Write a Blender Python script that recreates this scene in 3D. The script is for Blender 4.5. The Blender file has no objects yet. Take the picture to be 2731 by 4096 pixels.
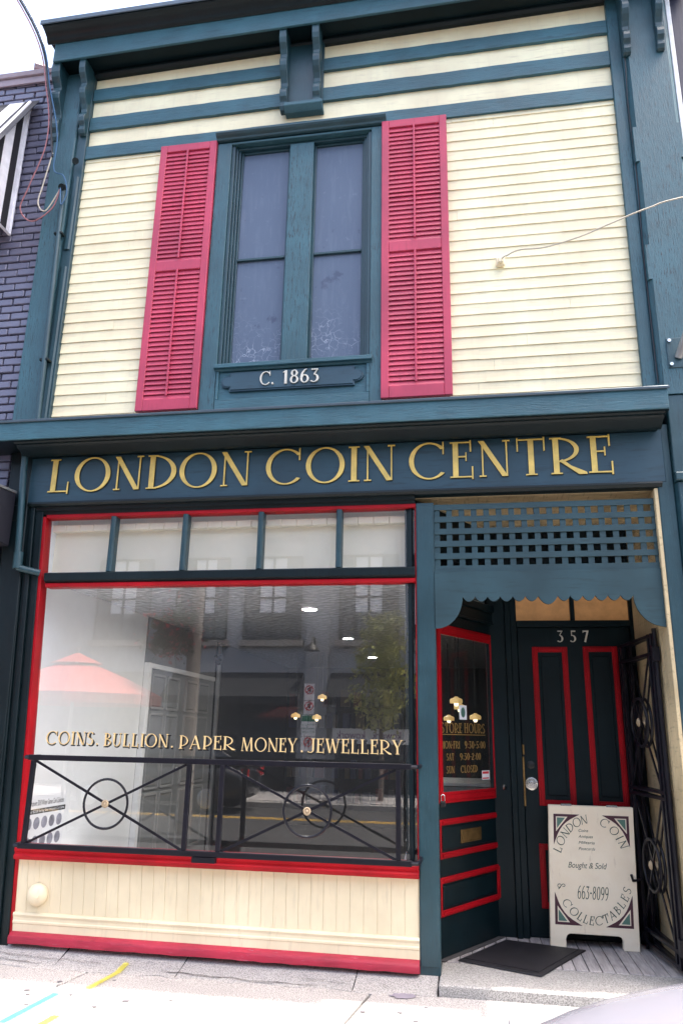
import bpy, bmesh, math, random
from math import sin, cos, pi, radians, sqrt, atan2
from mathutils import Vector, Matrix
random.seed(7)
scene = bpy.context.scene
COL = scene.collection

# ------------------------------------------------------------------ camera
YAW, PIT, ROLL = radians(-9.88678), radians(16.20667), radians(1.09877)
CAM = Vector((0, -5.46975, 1.6))
fw = Vector((sin(YAW)*cos(PIT), cos(YAW)*cos(PIT), sin(PIT)))
r0 = Vector((cos(YAW), -sin(YAW), 0)); u0 = r0.cross(fw)
rt = r0*cos(ROLL) + u0*sin(ROLL); up = -r0*sin(ROLL) + u0*cos(ROLL)
cd = bpy.data.cameras.new("camera"); cam = bpy.data.objects.new("camera", cd); COL.objects.link(cam)
cam.matrix_world = Matrix.Translation(CAM) @ Matrix((rt, up, -fw)).transposed().to_4x4()
cd.sensor_fit = 'VERTICAL'; cd.sensor_height = 24; cd.lens = 3060.11/4096*24
cd.clip_start = 0.05; cd.clip_end = 500
scene.camera = cam

# ------------------------------------------------------------------ sky, sun, exposure
w = bpy.data.worlds.new("World"); scene.world = w; w.use_nodes = True
nt = w.node_tree; bg = nt.nodes['Background']
sky = nt.nodes.new('ShaderNodeTexSky'); sky.sky_type = 'NISHITA'; sky.sun_disc = False
SUN_EL = 70.0
sky.sun_elevation = radians(SUN_EL); sky.sun_rotation = radians(90)
sky.dust_density = 6.0; sky.ozone_density = 0.3; sky.air_density = 1.0
nt.links.new(sky.outputs[0], bg.inputs[0]); bg.inputs[1].default_value = 0.15
sd = bpy.data.lights.new("sun", 'SUN'); sd.energy = 2.1; sd.angle = radians(0.6); sd.color = (1, .95, .88)
so = bpy.data.objects.new("sun", sd); COL.objects.link(so)
S = Vector((cos(radians(SUN_EL)), 0.0120, sin(radians(SUN_EL))))
so.rotation_euler = S.to_track_quat('Z', 'Y').to_euler()
scene.view_settings.view_transform = 'Standard'; scene.view_settings.look = 'None'
scene.view_settings.exposure = 2.3; scene.view_settings.gamma = 1
scene.cycles.max_bounces = 8; scene.cycles.transparent_max_bounces = 16
scene.cycles.sample_clamp_indirect = 6

# ------------------------------------------------------------------ materials
def mat(name):
    m = bpy.data.materials.new(name); m.use_nodes = True
    return m, m.node_tree.nodes, m.node_tree.links, m.node_tree.nodes['Principled BSDF']
def coords(N, L, scale):
    tc = N.new('ShaderNodeTexCoord'); mp = N.new('ShaderNodeMapping'); mp.inputs['Scale'].default_value = scale
    L.new(tc.outputs['Object'], mp.inputs[0]); return mp.outputs[0]
def noise(N, L, vec, scale, detail=4, rough=.6):
    n = N.new('ShaderNodeTexNoise'); n.inputs['Scale'].default_value = scale
    n.inputs['Detail'].default_value = detail; n.inputs['Roughness'].default_value = rough
    L.new(vec, n.inputs['Vector']); return n.outputs['Fac']
def ramp(N, L, fac, stops):
    r = N.new('ShaderNodeValToRGB'); e = r.color_ramp.elements
    while len(e) < len(stops): e.new(.5)
    for k, (p, c) in enumerate(stops):
        e[k].position = p; e[k].color = (c, c, c, 1) if isinstance(c, (int, float)) else (*c, 1)
    L.new(fac, r.inputs[0]); return r.outputs['Color']
def mix(N, L, fac, a, b, mode='MIX'):
    m = N.new('ShaderNodeMix'); m.data_type = 'RGBA'; m.blend_type = mode
    for s, v in ((m.inputs[0], fac), (m.inputs[6], a), (m.inputs[7], b)):
        if isinstance(v, (int, float)): s.default_value = v
        elif isinstance(v, tuple): s.default_value = (*v, 1)
        else: L.new(v, s)
    return m.outputs[2]
def bump(N, L, P, h, dist, strength=1.0, chain=None):
    b = N.new('ShaderNodeBump'); b.inputs['Distance'].default_value = dist; b.inputs['Strength'].default_value = strength
    L.new(h, b.inputs['Height'])
    if chain: L.new(chain, b.inputs['Normal'])
    L.new(b.outputs[0], P.inputs['Normal']); return b.outputs[0]
def paint(name, col, rough=.4, grain='x', wear=0.0, dist=.0012, chip=(.25, .27, .27), dark=None, spec=.5, streak=.6):
    m, N, L, P = mat(name)
    P.inputs['Roughness'].default_value = rough; P.inputs['Specular IOR Level'].default_value = spec
    sc = {'x': (1.5, 14, 14), 'z': (14, 14, 1.5), 'y': (14, 1.5, 14), 'n': (5, 5, 5)}[grain]
    v = coords(N, L, sc); v2 = coords(N, L, (1, 1, 1))
    n1 = noise(N, L, v, 3.0, 6, .65); n2 = noise(N, L, v2, 1.7, 4); n3 = noise(N, L, v2, 40, 3)
    d = dark or tuple(c*.72 for c in col); l = tuple(min(.9, c*1.18) for c in col)
    c = mix(N, L, ramp(N, L, n2, [(.35, 0), (.68, 1)]), d, l)
    c = mix(N, L, ramp(N, L, n1, [(.3, 1), (.46, 0)]), c, tuple(x*streak for x in col))
    if wear:
        v3 = coords(N, L, tuple(s*1.2 for s in sc)); n4 = noise(N, L, v3, 6.5, 7, .7)
        k = ramp(N, L, n4, [(.66-.14*wear, 0), (.70-.12*wear, 1)])
        k2 = ramp(N, L, n2, [(.42, 0), (.6, 1)])
        mm = N.new('ShaderNodeMath'); mm.operation = 'MULTIPLY'; L.new(k, mm.inputs[0]); L.new(k2, mm.inputs[1])
        c = mix(N, L, mm.outputs[0], c, chip)
        bump(N, L, P, n4, dist*1.6, .9, bump(N, L, P, n1, dist, .8))
    else:
        bump(N, L, P, n3, dist*.3, .5, bump(N, L, P, n1, dist, .7))
    L.new(c, P.inputs['Base Color'])
    r = N.new('ShaderNodeMapRange'); L.new(n2, r.inputs[0]); r.inputs[3].default_value = rough*.75; r.inputs[4].default_value = min(1, rough*1.35)
    L.new(r.outputs[0], P.inputs['Roughness'])
    return m
def plain(name, col, rough=.5, metal=0, emit=None, estr=0, var=.15, spec=.5, bscale=0, bdist=.001):
    m, N, L, P = mat(name)
    P.inputs['Roughness'].default_value = rough; P.inputs['Metallic'].default_value = metal
    P.inputs['Specular IOR Level'].default_value = spec
    n = noise(N, L, coords(N, L, (1, 1, 1)), 9, 5)
    c = mix(N, L, ramp(N, L, n, [(.3, 0), (.7, 1)]), tuple(x*(1-var) for x in col), tuple(min(1, x*(1+var)) for x in col))
    L.new(c, P.inputs['Base Color'])
    if emit: P.inputs['Emission Color'].default_value = (*emit, 1); P.inputs['Emission Strength'].default_value = estr
    if bscale: bump(N, L, P, noise(N, L, coords(N, L, (1, 1, 1)), bscale, 5), bdist, .8)
    return m
def glass(name, f0=.09, tint=(.93, .96, .96), dirt=.02):
    m, N, L, P = mat(name); N.remove(P)
    o = [n for n in N if n.type == 'OUTPUT_MATERIAL'][0]
    t = N.new('ShaderNodeBsdfTransparent'); t.inputs[0].default_value = (*tint, 1)
    g = N.new('ShaderNodeBsdfGlossy'); g.inputs['Roughness'].default_value = 0.0
    lw = N.new('ShaderNodeLayerWeight'); lw.inputs[0].default_value = .5
    pw = N.new('ShaderNodeMath'); pw.operation = 'POWER'; L.new(lw.outputs['Facing'], pw.inputs[0]); pw.inputs[1].default_value = 5
    ma = N.new('ShaderNodeMath'); ma.operation = 'MULTIPLY_ADD'; L.new(pw.outputs[0], ma.inputs[0]); ma.inputs[1].default_value = 1-f0; ma.inputs[2].default_value = f0
    mx = N.new('ShaderNodeMixShader'); L.new(ma.outputs[0], mx.inputs[0]); L.new(t.outputs[0], mx.inputs[1]); L.new(g.outputs[0], mx.inputs[2])
    df = N.new('ShaderNodeBsdfDiffuse'); df.inputs[0].default_value = (.6, .62, .62, 1)
    m2 = N.new('ShaderNodeMixShader'); m2.inputs[0].default_value = dirt
    L.new(mx.outputs[0], m2.inputs[1]); L.new(df.outputs[0], m2.inputs[2]); L.new(m2.outputs[0], o.inputs[0])
    return m

TEAL = (.016, .058, .088)
M = {}
M['trim'] = paint('skylit_blue_trim', (.030, .106, .138), .42, 'x', .3, .003, chip=(.012, .03, .042), streak=.62)  # same blue paint as the post, base lightened to carry sky light
M['trimz'] = paint('blue_trim_upright', (.017, .057, .074), .38, 'z', .2, .0014, chip=(.07, .12, .15), streak=.75)
M['trimw'] = paint('skylit_blue_trim_flaking', (.029, .098, .126), .45, 'z', .8, .003, chip=(.010, .026, .036), streak=.65)  # real flaking, over a base colour lightened to carry sky light
M['trimsign'] = paint('sign_board_paint', (.020, .060, .088), .42, 'x', .0, .0005)
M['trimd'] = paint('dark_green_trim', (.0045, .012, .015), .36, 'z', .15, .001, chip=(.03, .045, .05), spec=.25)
M['door'] = paint('dark_door_paint', (.004, .0125, .016), .35, 'z', .0, .0008, spec=.2)
M['valance'] = paint('valance_paint', (.019, .058, .072), .5, 'x', .0, .0006)
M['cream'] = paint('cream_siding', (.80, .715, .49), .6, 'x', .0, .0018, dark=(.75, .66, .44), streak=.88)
_n, _l = M['cream'].node_tree.nodes, M['cream'].node_tree.links
_p = _n['Principled BSDF']; _src = _p.inputs['Base Color'].links[0].from_socket
_st = noise(_n, _l, coords(_n, _l, (9, 9, .8)), 1.6, 6, .7)
_l.new(mix(_n, _l, ramp(_n, _l, _st, [(.52, 0), (.78, .30)]), _src, (.55, .49, .36)), _p.inputs['Base Color'])
M['creamz'] = paint('cream_boarding', (.72, .63, .44), .5, 'z', .0, .0006, dark=(.70, .605, .415), streak=.95)  # siding cream made darker: the riser's shade is put into the colour
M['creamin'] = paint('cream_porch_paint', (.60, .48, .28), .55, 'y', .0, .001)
M['red'] = paint('red_trim', (.36, .004, .010), .4, 'x', .0, .001, spec=.2, streak=.8)
M['redz'] = paint('red_trim_upright', (.36, .004, .010), .4, 'z', .0, .001, spec=.2, streak=.8)
M['redw'] = paint('red_plinth_worn', (.40, .016, .045), .5, 'x', .35, .0022, chip=(.42, .13, .18))
M['shutter'] = paint('faded_sheen_red_shutter', (.45, .042, .09), .48, 'z', .0, .0012, dark=(.36, .032, .075), streak=.85)  # faded red with the sky's pinkish gloss mixed into the base colour
M['gold'] = plain('gold_leaf_lettering', (.74, .54, .14), .4, 0, var=.22)
M['goldp'] = plain('cream_gold_lettering', (.80, .58, .27), .5, var=.08)
M['goldd'] = plain('dull_gold_lettering', (.28, .17, .045), .5, var=.1)
M['silver'] = plain('pewter_numerals', (.62, .6, .52), .4, .0, var=.1)
M['black'] = plain('black_lettering', (.008, .009, .01), .5)
M['iron'] = plain('black_wrought_iron', (.007, .007, .012), .38, 0, var=.3, bscale=60, bdist=.0006, spec=.3)
M['brass'] = plain('tarnished_brass', (.24, .15, .055), .4, .8, var=.4)
M['steel'] = plain('polished_steel', (.6, .6, .58), .22, 1, var=.1)
M['alu'] = plain('aluminium', (.6, .62, .65), .35, .9, var=.1)
M['winblue'] = None
M['glass'] = glass('shop_glass', .17, (.97, .975, .97), .02)
M['glassd'] = glass('door_glass', .05, (.85, .87, .87), .01)
M['white'] = plain('white_wall_paint', (.90, .91, .91), .6, var=.02)
M['box'] = plain('cream_bulkhead', (.92, .85, .66), .6, var=.02)
M['greyd'] = plain('grey_door_paint', (.26, .27, .27), .45, var=.05)
M['greyl'] = plain('pale_grey_door_paint', (.36, .365, .36), .45, var=.05)
M['dark'] = plain('dark_interior', (.008, .009, .012), .6, var=.3)
M['ifloor'] = plain('dark_carpet', (.025, .024, .024), .9, var=.3)
M['paper'] = plain('white_paper', (.85, .86, .88), .6, var=.02)
M['navy'] = paint('navy_neighbour_paint', (.012, .013, .035), .4, 'z', .0, .002)
M['gap'] = plain('joint_dirt', (.06, .055, .055), .9)
M['rubber'] = plain('black_rubber_mat', (.009, .0085, .012), .65, var=.35, bscale=150, bdist=.002)
M['carwhite'] = plain('white_car_paint', (.20, .20, .235), .15, var=.01, spec=.6)
M['cardark'] = plain('dark_car_paint', (.012, .013, .015), .12, var=.1, spec=.6)
M['tyre'] = plain('tyre_rubber', (.012, .012, .012), .8)
M['carglass'] = plain('car_glass', (.01, .012, .014), .05, spec=.8)
M['lampw'] = plain('headlamp_lens', (.6, .62, .65), .1)
M['lampr'] = plain('tail_lamp_lens', (.5, .01, .01), .1)
M['grey'] = plain('grey_render', (.32, .335, .36), .7, var=.08, bscale=14, bdist=.004)
M['stone'] = plain('stone_sill', (.3, .27, .24), .8)
M['oglass'] = plain('far_window_glass', (.05, .06, .075), .05, spec=.9)
M['awn'] = plain('black_canvas', (.012, .014, .018), .8)
M['umb'] = plain('red_canvas', (.42, .06, .05), .8, emit=None)
M['pole'] = plain('grey_pole', (.35, .36, .36), .4, .6)
M['bark'] = plain('tree_bark', (.16, .13, .11), .9, bscale=30, bdist=.01)
M['leaf'] = plain('tree_leaf', (.36, .36, .10), .6, var=.5)
M['leafd'] = plain('basket_leaf', (.05, .1, .025), .6, var=.5)
M['flower'] = plain('red_flower', (.6, .03, .05), .6, var=.3)
M['green'] = plain('sign_green', (.02, .22, .12), .5)
M['signred'] = plain('sign_red', (.6, .02, .03), .5)
M['purple'] = plain('banner_purple', (.16, .03, .16), .5)
M['maroon'] = plain('maroon_ornament', (.06, .012, .025), .5)
M['cream2'] = plain('cream_line', (.8, .72, .56), .5)
M['sage'] = plain('sage_green', (.08, .18, .14), .5)
M['lampon'] = plain('warm_lamp_glass', (.8, .6, .3), .4, emit=(1, .62, .22), estr=.13)
M['bulb'] = plain('lit_bulb', (1, .9, .7), .4, emit=(1, .8, .5), estr=.8)
M['wirew'] = plain('white_cable', (.5, .45, .36), .5)
M['wirer'] = plain('red_cable', (.3, .12, .13), .5)
M['wireb'] = plain('blue_cable', (.03, .1, .2), .5)
M['wirek'] = plain('black_cable', (.015, .015, .02), .5)
M['rosette'] = plain('pale_gilt_rosette', (.40, .31, .2), .5)
M['yellowp'] = None

def hazy_glass():
    m, N, L, P = mat('painted_over_glass')
    v = coords(N, L, (1, 1, 1))
    n = noise(N, L, v, 1.2, 3); n2 = noise(N, L, v, 5, 6, .7); n3 = noise(N, L, v, 16, 8, .75)
    c = mix(N, L, n, (.078, .108, .168), (.102, .138, .2))
    c = mix(N, L, ramp(N, L, n2, [(.64, 0), (.68, .8)]), c, (.05, .065, .115))
    vor = N.new('ShaderNodeTexVoronoi'); vor.feature = 'DISTANCE_TO_EDGE'; vor.inputs['Scale'].default_value = 14
    wv = N.new('ShaderNodeVectorMath'); wv.operation = 'MULTIPLY_ADD'
    nz = N.new('ShaderNodeTexNoise'); nz.inputs['Scale'].default_value = 9; L.new(v, nz.inputs['Vector'])
    wv.inputs[1].default_value = (.18, .18, .18); L.new(nz.outputs['Color'], wv.inputs[0]); L.new(v, wv.inputs[2])
    L.new(wv.outputs[0], vor.inputs['Vector'])
    sx = N.new('ShaderNodeSeparateXYZ'); L.new(v, sx.inputs[0])
    low = N.new('ShaderNodeMapRange'); L.new(sx.outputs['Z'], low.inputs[0]); low.inputs[1].default_value = 5.1; low.inputs[2].default_value = 4.5
    cr = ramp(N, L, vor.outputs['Distance'], [(.0, 1), (.04, 0)])
    msk = ramp(N, L, noise(N, L, v, 3.1, 3), [(.42, 0), (.62, 1)])
    a = N.new('ShaderNodeMath'); a.operation = 'MULTIPLY'; L.new(cr, a.inputs[0]); L.new(msk, a.inputs[1])
    b = N.new('ShaderNodeMath'); b.operation = 'MULTIPLY'; L.new(a.outputs[0], b.inputs[0]); L.new(low.outputs[0], b.inputs[1])
    c = mix(N, L, b.outputs[0], c, (.42, .47, .55))
    c = mix(N, L, ramp(N, L, n3, [(.6, 0), (.76, .6)]), c, (.24, .28, .35))
    c = mix(N, L, ramp(N, L, noise(N, L, coords(N, L, (9, 9, 1.1)), 2.2, 5, .7), [(.5, 0), (.75, .2)]), c, (.22, .26, .33))
    L.new(c, P.inputs['Base Color']); P.inputs['Roughness'].default_value = .35; P.inputs['Specular IOR Level'].default_value = .35
    return m
M['winblue'] = hazy_glass()
def concrete(name, base, spots=True, warm=(1, .97, .97)):
    m, N, L, P = mat(name); v = coords(N, L, (1, 1, 1))
    big = noise(N, L, v, .9, 5); med = noise(N, L, v, 7, 6, .7); fine = noise(N, L, v, 130, 4, .7)
    c = mix(N, L, ramp(N, L, big, [(.35, 0), (.65, 1)]), tuple(base*.84*k for k in warm), tuple(base*1.08*k for k in warm))
    c = mix(N, L, ramp(N, L, med, [(.55, 0), (.75, .5)]), c, tuple(base*.62*k for k in warm))
    c = mix(N, L, ramp(N, L, fine, [(.44, .9), (.55, 0)]), c, tuple(base*.40*k for k in warm))
    if spots:
        vo = N.new('ShaderNodeTexVoronoi'); vo.inputs['Scale'].default_value = 2.6; L.new(v, vo.inputs['Vector'])
        c = mix(N, L, ramp(N, L, vo.outputs['Distance'], [(.06, .75), (.075, 0)]), c, (base*.35,)*3)
        vo2 = N.new('ShaderNodeTexVoronoi'); vo2.inputs['Scale'].default_value = 5.2; L.new(v, vo2.inputs['Vector'])
        c = mix(N, L, ramp(N, L, vo2.outputs['Distance'], [(.06, .5), (.08, 0)]), c, (base*.5,)*3)
    L.new(c, P.inputs['Base Color']); P.inputs['Roughness'].default_value = .85
    bump(N, L, P, fine, .003, .7, bump(N, L, P, med, .004, .6))
    return m
M['walk'] = concrete('sidewalk_concrete', .46, True, (1.05, 1.0, .96))
M['apron'] = concrete('apron_concrete', .45, False, (1.04, 1.0, .96))
M['step'] = concrete('step_concrete', .44, False, (1.03, 1, .95))
M['asphalt'] = concrete('road_asphalt', .06, False, (1, 1, 1.02))
def brick_mat():
    m, N, L, P = mat('painted_blue_brick'); v = coords(N, L, (1, 1, 1))
    n = noise(N, L, v, 5, 5); f = noise(N, L, v, 60, 5)
    L.new(mix(N, L, n, (.10, .102, .165), (.18, .182, .25)), P.inputs['Base Color']); P.inputs['Roughness'].default_value = .3
    bump(N, L, P, f, .004, .7, bump(N, L, P, n, .006, .7)); return m
M['brick'] = brick_mat()
def planks_mat():
    m, N, L, P = mat('worn_porch_planks'); v = coords(N, L, (18, 1.5, 1))
    n = noise(N, L, v, 3, 6, .7); n2 = noise(N, L, coords(N, L, (1, 1, 1)), 4, 4)
    c = mix(N, L, ramp(N, L, n, [(.35, 0), (.65, 1)]), (.26, .24, .245), (.50, .47, .46))
    c = mix(N, L, ramp(N, L, n2, [(.5, 0), (.7, .6)]), c, (.2, .16, .16))
    L.new(c, P.inputs['Base Color']); P.inputs['Roughness'].default_value = .6
    bump(N, L, P, n, .003, .7); return m
M['plank'] = planks_mat()
def tin_mat():
    m, N, L, P = mat('pressed_tin_ceiling'); v = coords(N, L, (1, 1, 1))
    vo = N.new('ShaderNodeTexVoronoi'); vo.inputs['Scale'].default_value = 14; L.new(v, vo.inputs['Vector'])
    P.inputs['Base Color'].default_value = (.72, .73, .74, 1); P.inputs['Roughness'].default_value = .22; P.inputs['Metallic'].default_value = .3
    bump(N, L, P, vo.outputs['Distance'], .02, 1.0); return m
M['tin'] = tin_mat()
def spray(name, col):
    m, N, L, P = mat(name); v = coords(N, L, (1, 1, 1))
    o = [n for n in N if n.type == 'OUTPUT_MATERIAL'][0]
    P.inputs['Base Color'].default_value = (*col, 1); P.inputs['Roughness'].default_value = .8
    t = N.new('ShaderNodeBsdfTransparent'); mx = N.new('ShaderNodeMixShader')
    a = N.new('ShaderNodeAttribute'); a.attribute_name = 'edge'
    f = noise(N, L, v, 90, 4, .8)
    s = N.new('ShaderNodeMath'); s.operation = 'MULTIPLY_ADD'; L.new(a.outputs['Fac'], s.inputs[0]); s.inputs[1].default_value = 1.5; s.inputs[2].default_value = -.75
    s2 = N.new('ShaderNodeMath'); s2.operation = 'ADD'; L.new(s.outputs[0], s2.inputs[0]); L.new(f, s2.inputs[1])
    k = ramp(N, L, s2.outputs[0], [(.22, 0), (1.0, .62)])
    L.new(k, mx.inputs[0]); L.new(t.outputs[0], mx.inputs[1]); L.new(P.outputs[0], mx.inputs[2]); L.new(mx.outputs[0], o.inputs[0])
    return m
M['yellowp'] = spray('yellow_spray', (.52, .46, .02)); M['cyanp'] = spray('cyan_spray', (.02, .25, .29))
M['stain'] = spray('dark_stain', (.22, .21, .23))
def aboard_mat():
    m, N, L, P = mat('cream_board_paint'); v = coords(N, L, (1, 1, 1))
    n = noise(N, L, v, 3, 6, .7); n2 = noise(N, L, coords(N, L, (2, 2, .6)), 9, 5, .7)
    c = mix(N, L, ramp(N, L, n, [(.35, 0), (.7, 1)]), (.90, .81, .63), (.84, .72, .53))
    c = mix(N, L, ramp(N, L, n2, [(.62, 0), (.8, .6)]), c, (.4, .3, .2))
    L.new(c, P.inputs['Base Color']); P.inputs['Roughness'].default_value = .55; return m
M['aboard'] = aboard_mat()

# ------------------------------------------------------------------ mesh helpers
class MB:
    def __init__(s): s.v = []; s.f = []
    def add(s, vs, fs):
        b = len(s.v); s.v += [tuple(p) for p in vs]; s.f += [tuple(b+i for i in f) for f in fs]
    def box(s, x0, x1, y0, y1, z0, z1, T=None):
        vs = [(x, y, z) for x in (x0, x1) for y in (y0, y1) for z in (z0, z1)]
        if T: vs = [T(*p) for p in vs]
        s.add(vs, [(0, 1, 3, 2), (4, 6, 7, 5), (0, 4, 5, 1), (2, 3, 7, 6), (0, 2, 6, 4), (1, 5, 7, 3)]); return s
    def sweep(s, prof, x0, x1, dz=0, T=None, axis='x'):
        n = len(prof)
        if axis == 'x': a = [(x0, y, z) for y, z in prof]; b = [(x1, y, z+dz) for y, z in prof]
        elif axis == 'y': a = [(x, x0, z) for x, z in prof]; b = [(x, x1, z) for x, z in prof]
        else: a = [(x, y, x0) for x, y in prof]; b = [(x, y, x1) for x, y in prof]
        vs = a+b
        if T: vs = [T(*p) for p in vs]
        s.add(vs, [tuple(range(n)), tuple(range(2*n-1, n-1, -1))] + [(i, n+i, n+(i+1) % n, (i+1) % n) for i in range(n)]); return s
    def tube(s, pts, r, n=8, cap=True):
        pts = [Vector(p) for p in pts]; rings = []
        prev = None
        for i, p in enumerate(pts):
            t = (pts[min(i+1, len(pts)-1)] - pts[max(i-1, 0)]).normalized()
            if prev is None:
                a = Vector((0, 0, 1)) if abs(t.z) < .9 else Vector((1, 0, 0)); u = t.cross(a).normalized()
            else: u = (prev - t*prev.dot(t)).normalized()
            prev = u; v = t.cross(u); rr = r[i] if isinstance(r, (list, tuple)) else r
            rings.append([p + (u*cos(2*pi*k/n) + v*sin(2*pi*k/n))*rr for k in range(n)])
        vs = [q for g in rings for q in g]; fs = []
        for i in range(len(pts)-1):
            for k in range(n): fs.append((i*n+k, i*n+(k+1) % n, (i+1)*n+(k+1) % n, (i+1)*n+k))
        if cap: fs += [tuple(range(n-1, -1, -1)), tuple((len(pts)-1)*n+k for k in range(n))]
        s.add(vs, fs); return s
    def bar(s, a, b, w, d, up=Vector((0, 1, 0))):
        a = Vector(a); b = Vector(b); t = (b-a).normalized(); u = t.cross(up).normalized()*w/2; v = up.normalized()*d/2
        vs = [p+i*u+j*v for p in (a, b) for i, j in ((-1, -1), (1, -1), (1, 1), (-1, 1))]
        s.add(vs, [(3, 2, 1, 0), (4, 5, 6, 7)] + [(k, (k+1) % 4, 4+(k+1) % 4, 4+k) for k in range(4)]); return s
    def lathe(s, prof, c, ax='z', n=24):
        c = Vector(c); vs = []
        for r, h in prof:
            for k in range(n):
                a, b = r*cos(2*pi*k/n), r*sin(2*pi*k/n)
                vs.append(c + (Vector((a, b, h)) if ax == 'z' else Vector((a, -h, b)) if ax == 'y' else Vector((h, a, b))))
        fs = [(i*n+k, i*n+(k+1) % n, (i+1)*n+(k+1) % n, (i+1)*n+k) for i in range(len(prof)-1) for k in range(n)]
        fs += [tuple(range(n-1, -1, -1)), tuple((len(prof)-1)*n+k for k in range(n))]
        s.add(vs, fs); return s
    def poly(s, pts, d0, d1, T):
        """flat polygon (a,b) extruded from depth d0 to d1, T(a,b,d)->xyz"""
        n = len(pts); vs = [T(a, b, d0) for a, b in pts] + [T(a, b, d1) for a, b in pts]
        s.add(vs, [tuple(range(n)), tuple(range(2*n-1, n-1, -1))] + [(i, n+i, n+(i+1) % n, (i+1) % n) for i in range(n)]); return s

def link(name, mb, m, parent=None, bevel=0, smooth=False):
    me = bpy.data.meshes.new(name); me.from_pydata(mb.v, [], mb.f)
    bm = bmesh.new(); bm.from_mesh(me); bmesh.ops.recalc_face_normals(bm, faces=bm.faces); bm.to_mesh(me); bm.free()
    o = bpy.data.objects.new(name, me); COL.objects.link(o)
    if m: me.materials.append(m)
    if parent:
        o.parent = parent
        q = parent; off = Matrix.Identity(4)
        while q and q.type == 'EMPTY':
            off = Matrix.Translation(q.location).inverted() @ off; q = q.parent
        if parent.type == 'EMPTY': o.matrix_parent_inverse = off
    if smooth:
        for p in me.polygons: p.use_smooth = True
        if hasattr(me, 'set_sharp_from_angle'): me.set_sharp_from_angle(angle=radians(40))
    if bevel:
        b = o.modifiers.new('bevel', 'BEVEL'); b.width = bevel; b.segments = 1; b.limit_method = 'ANGLE'; b.angle_limit = radians(50)
        b.use_clamp_overlap = True
    return o
def tag(o, label, cat, group=None):
    o['label'] = label; o['category'] = cat
    if group: o['group'] = group
    return o
def structure(o): o['kind'] = 'structure'; return o
def thing(name, loc, label, cat, group=None):
    o = bpy.data.objects.new(name, None); COL.objects.link(o); o.location = loc; o.empty_display_size = .2
    return tag(o, label, cat, group)
def dup(root, offset, label, group=None):
    r = root.copy(); COL.objects.link(r); r.location = root.location + Vector(offset); r['label'] = label
    if group: r['group'] = group
    for ch in list(root.children):
        c = ch.copy(); COL.objects.link(c); c.parent = r
        for g in list(ch.children):
            d = g.copy(); COL.objects.link(d); d.parent = c
    return r

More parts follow.
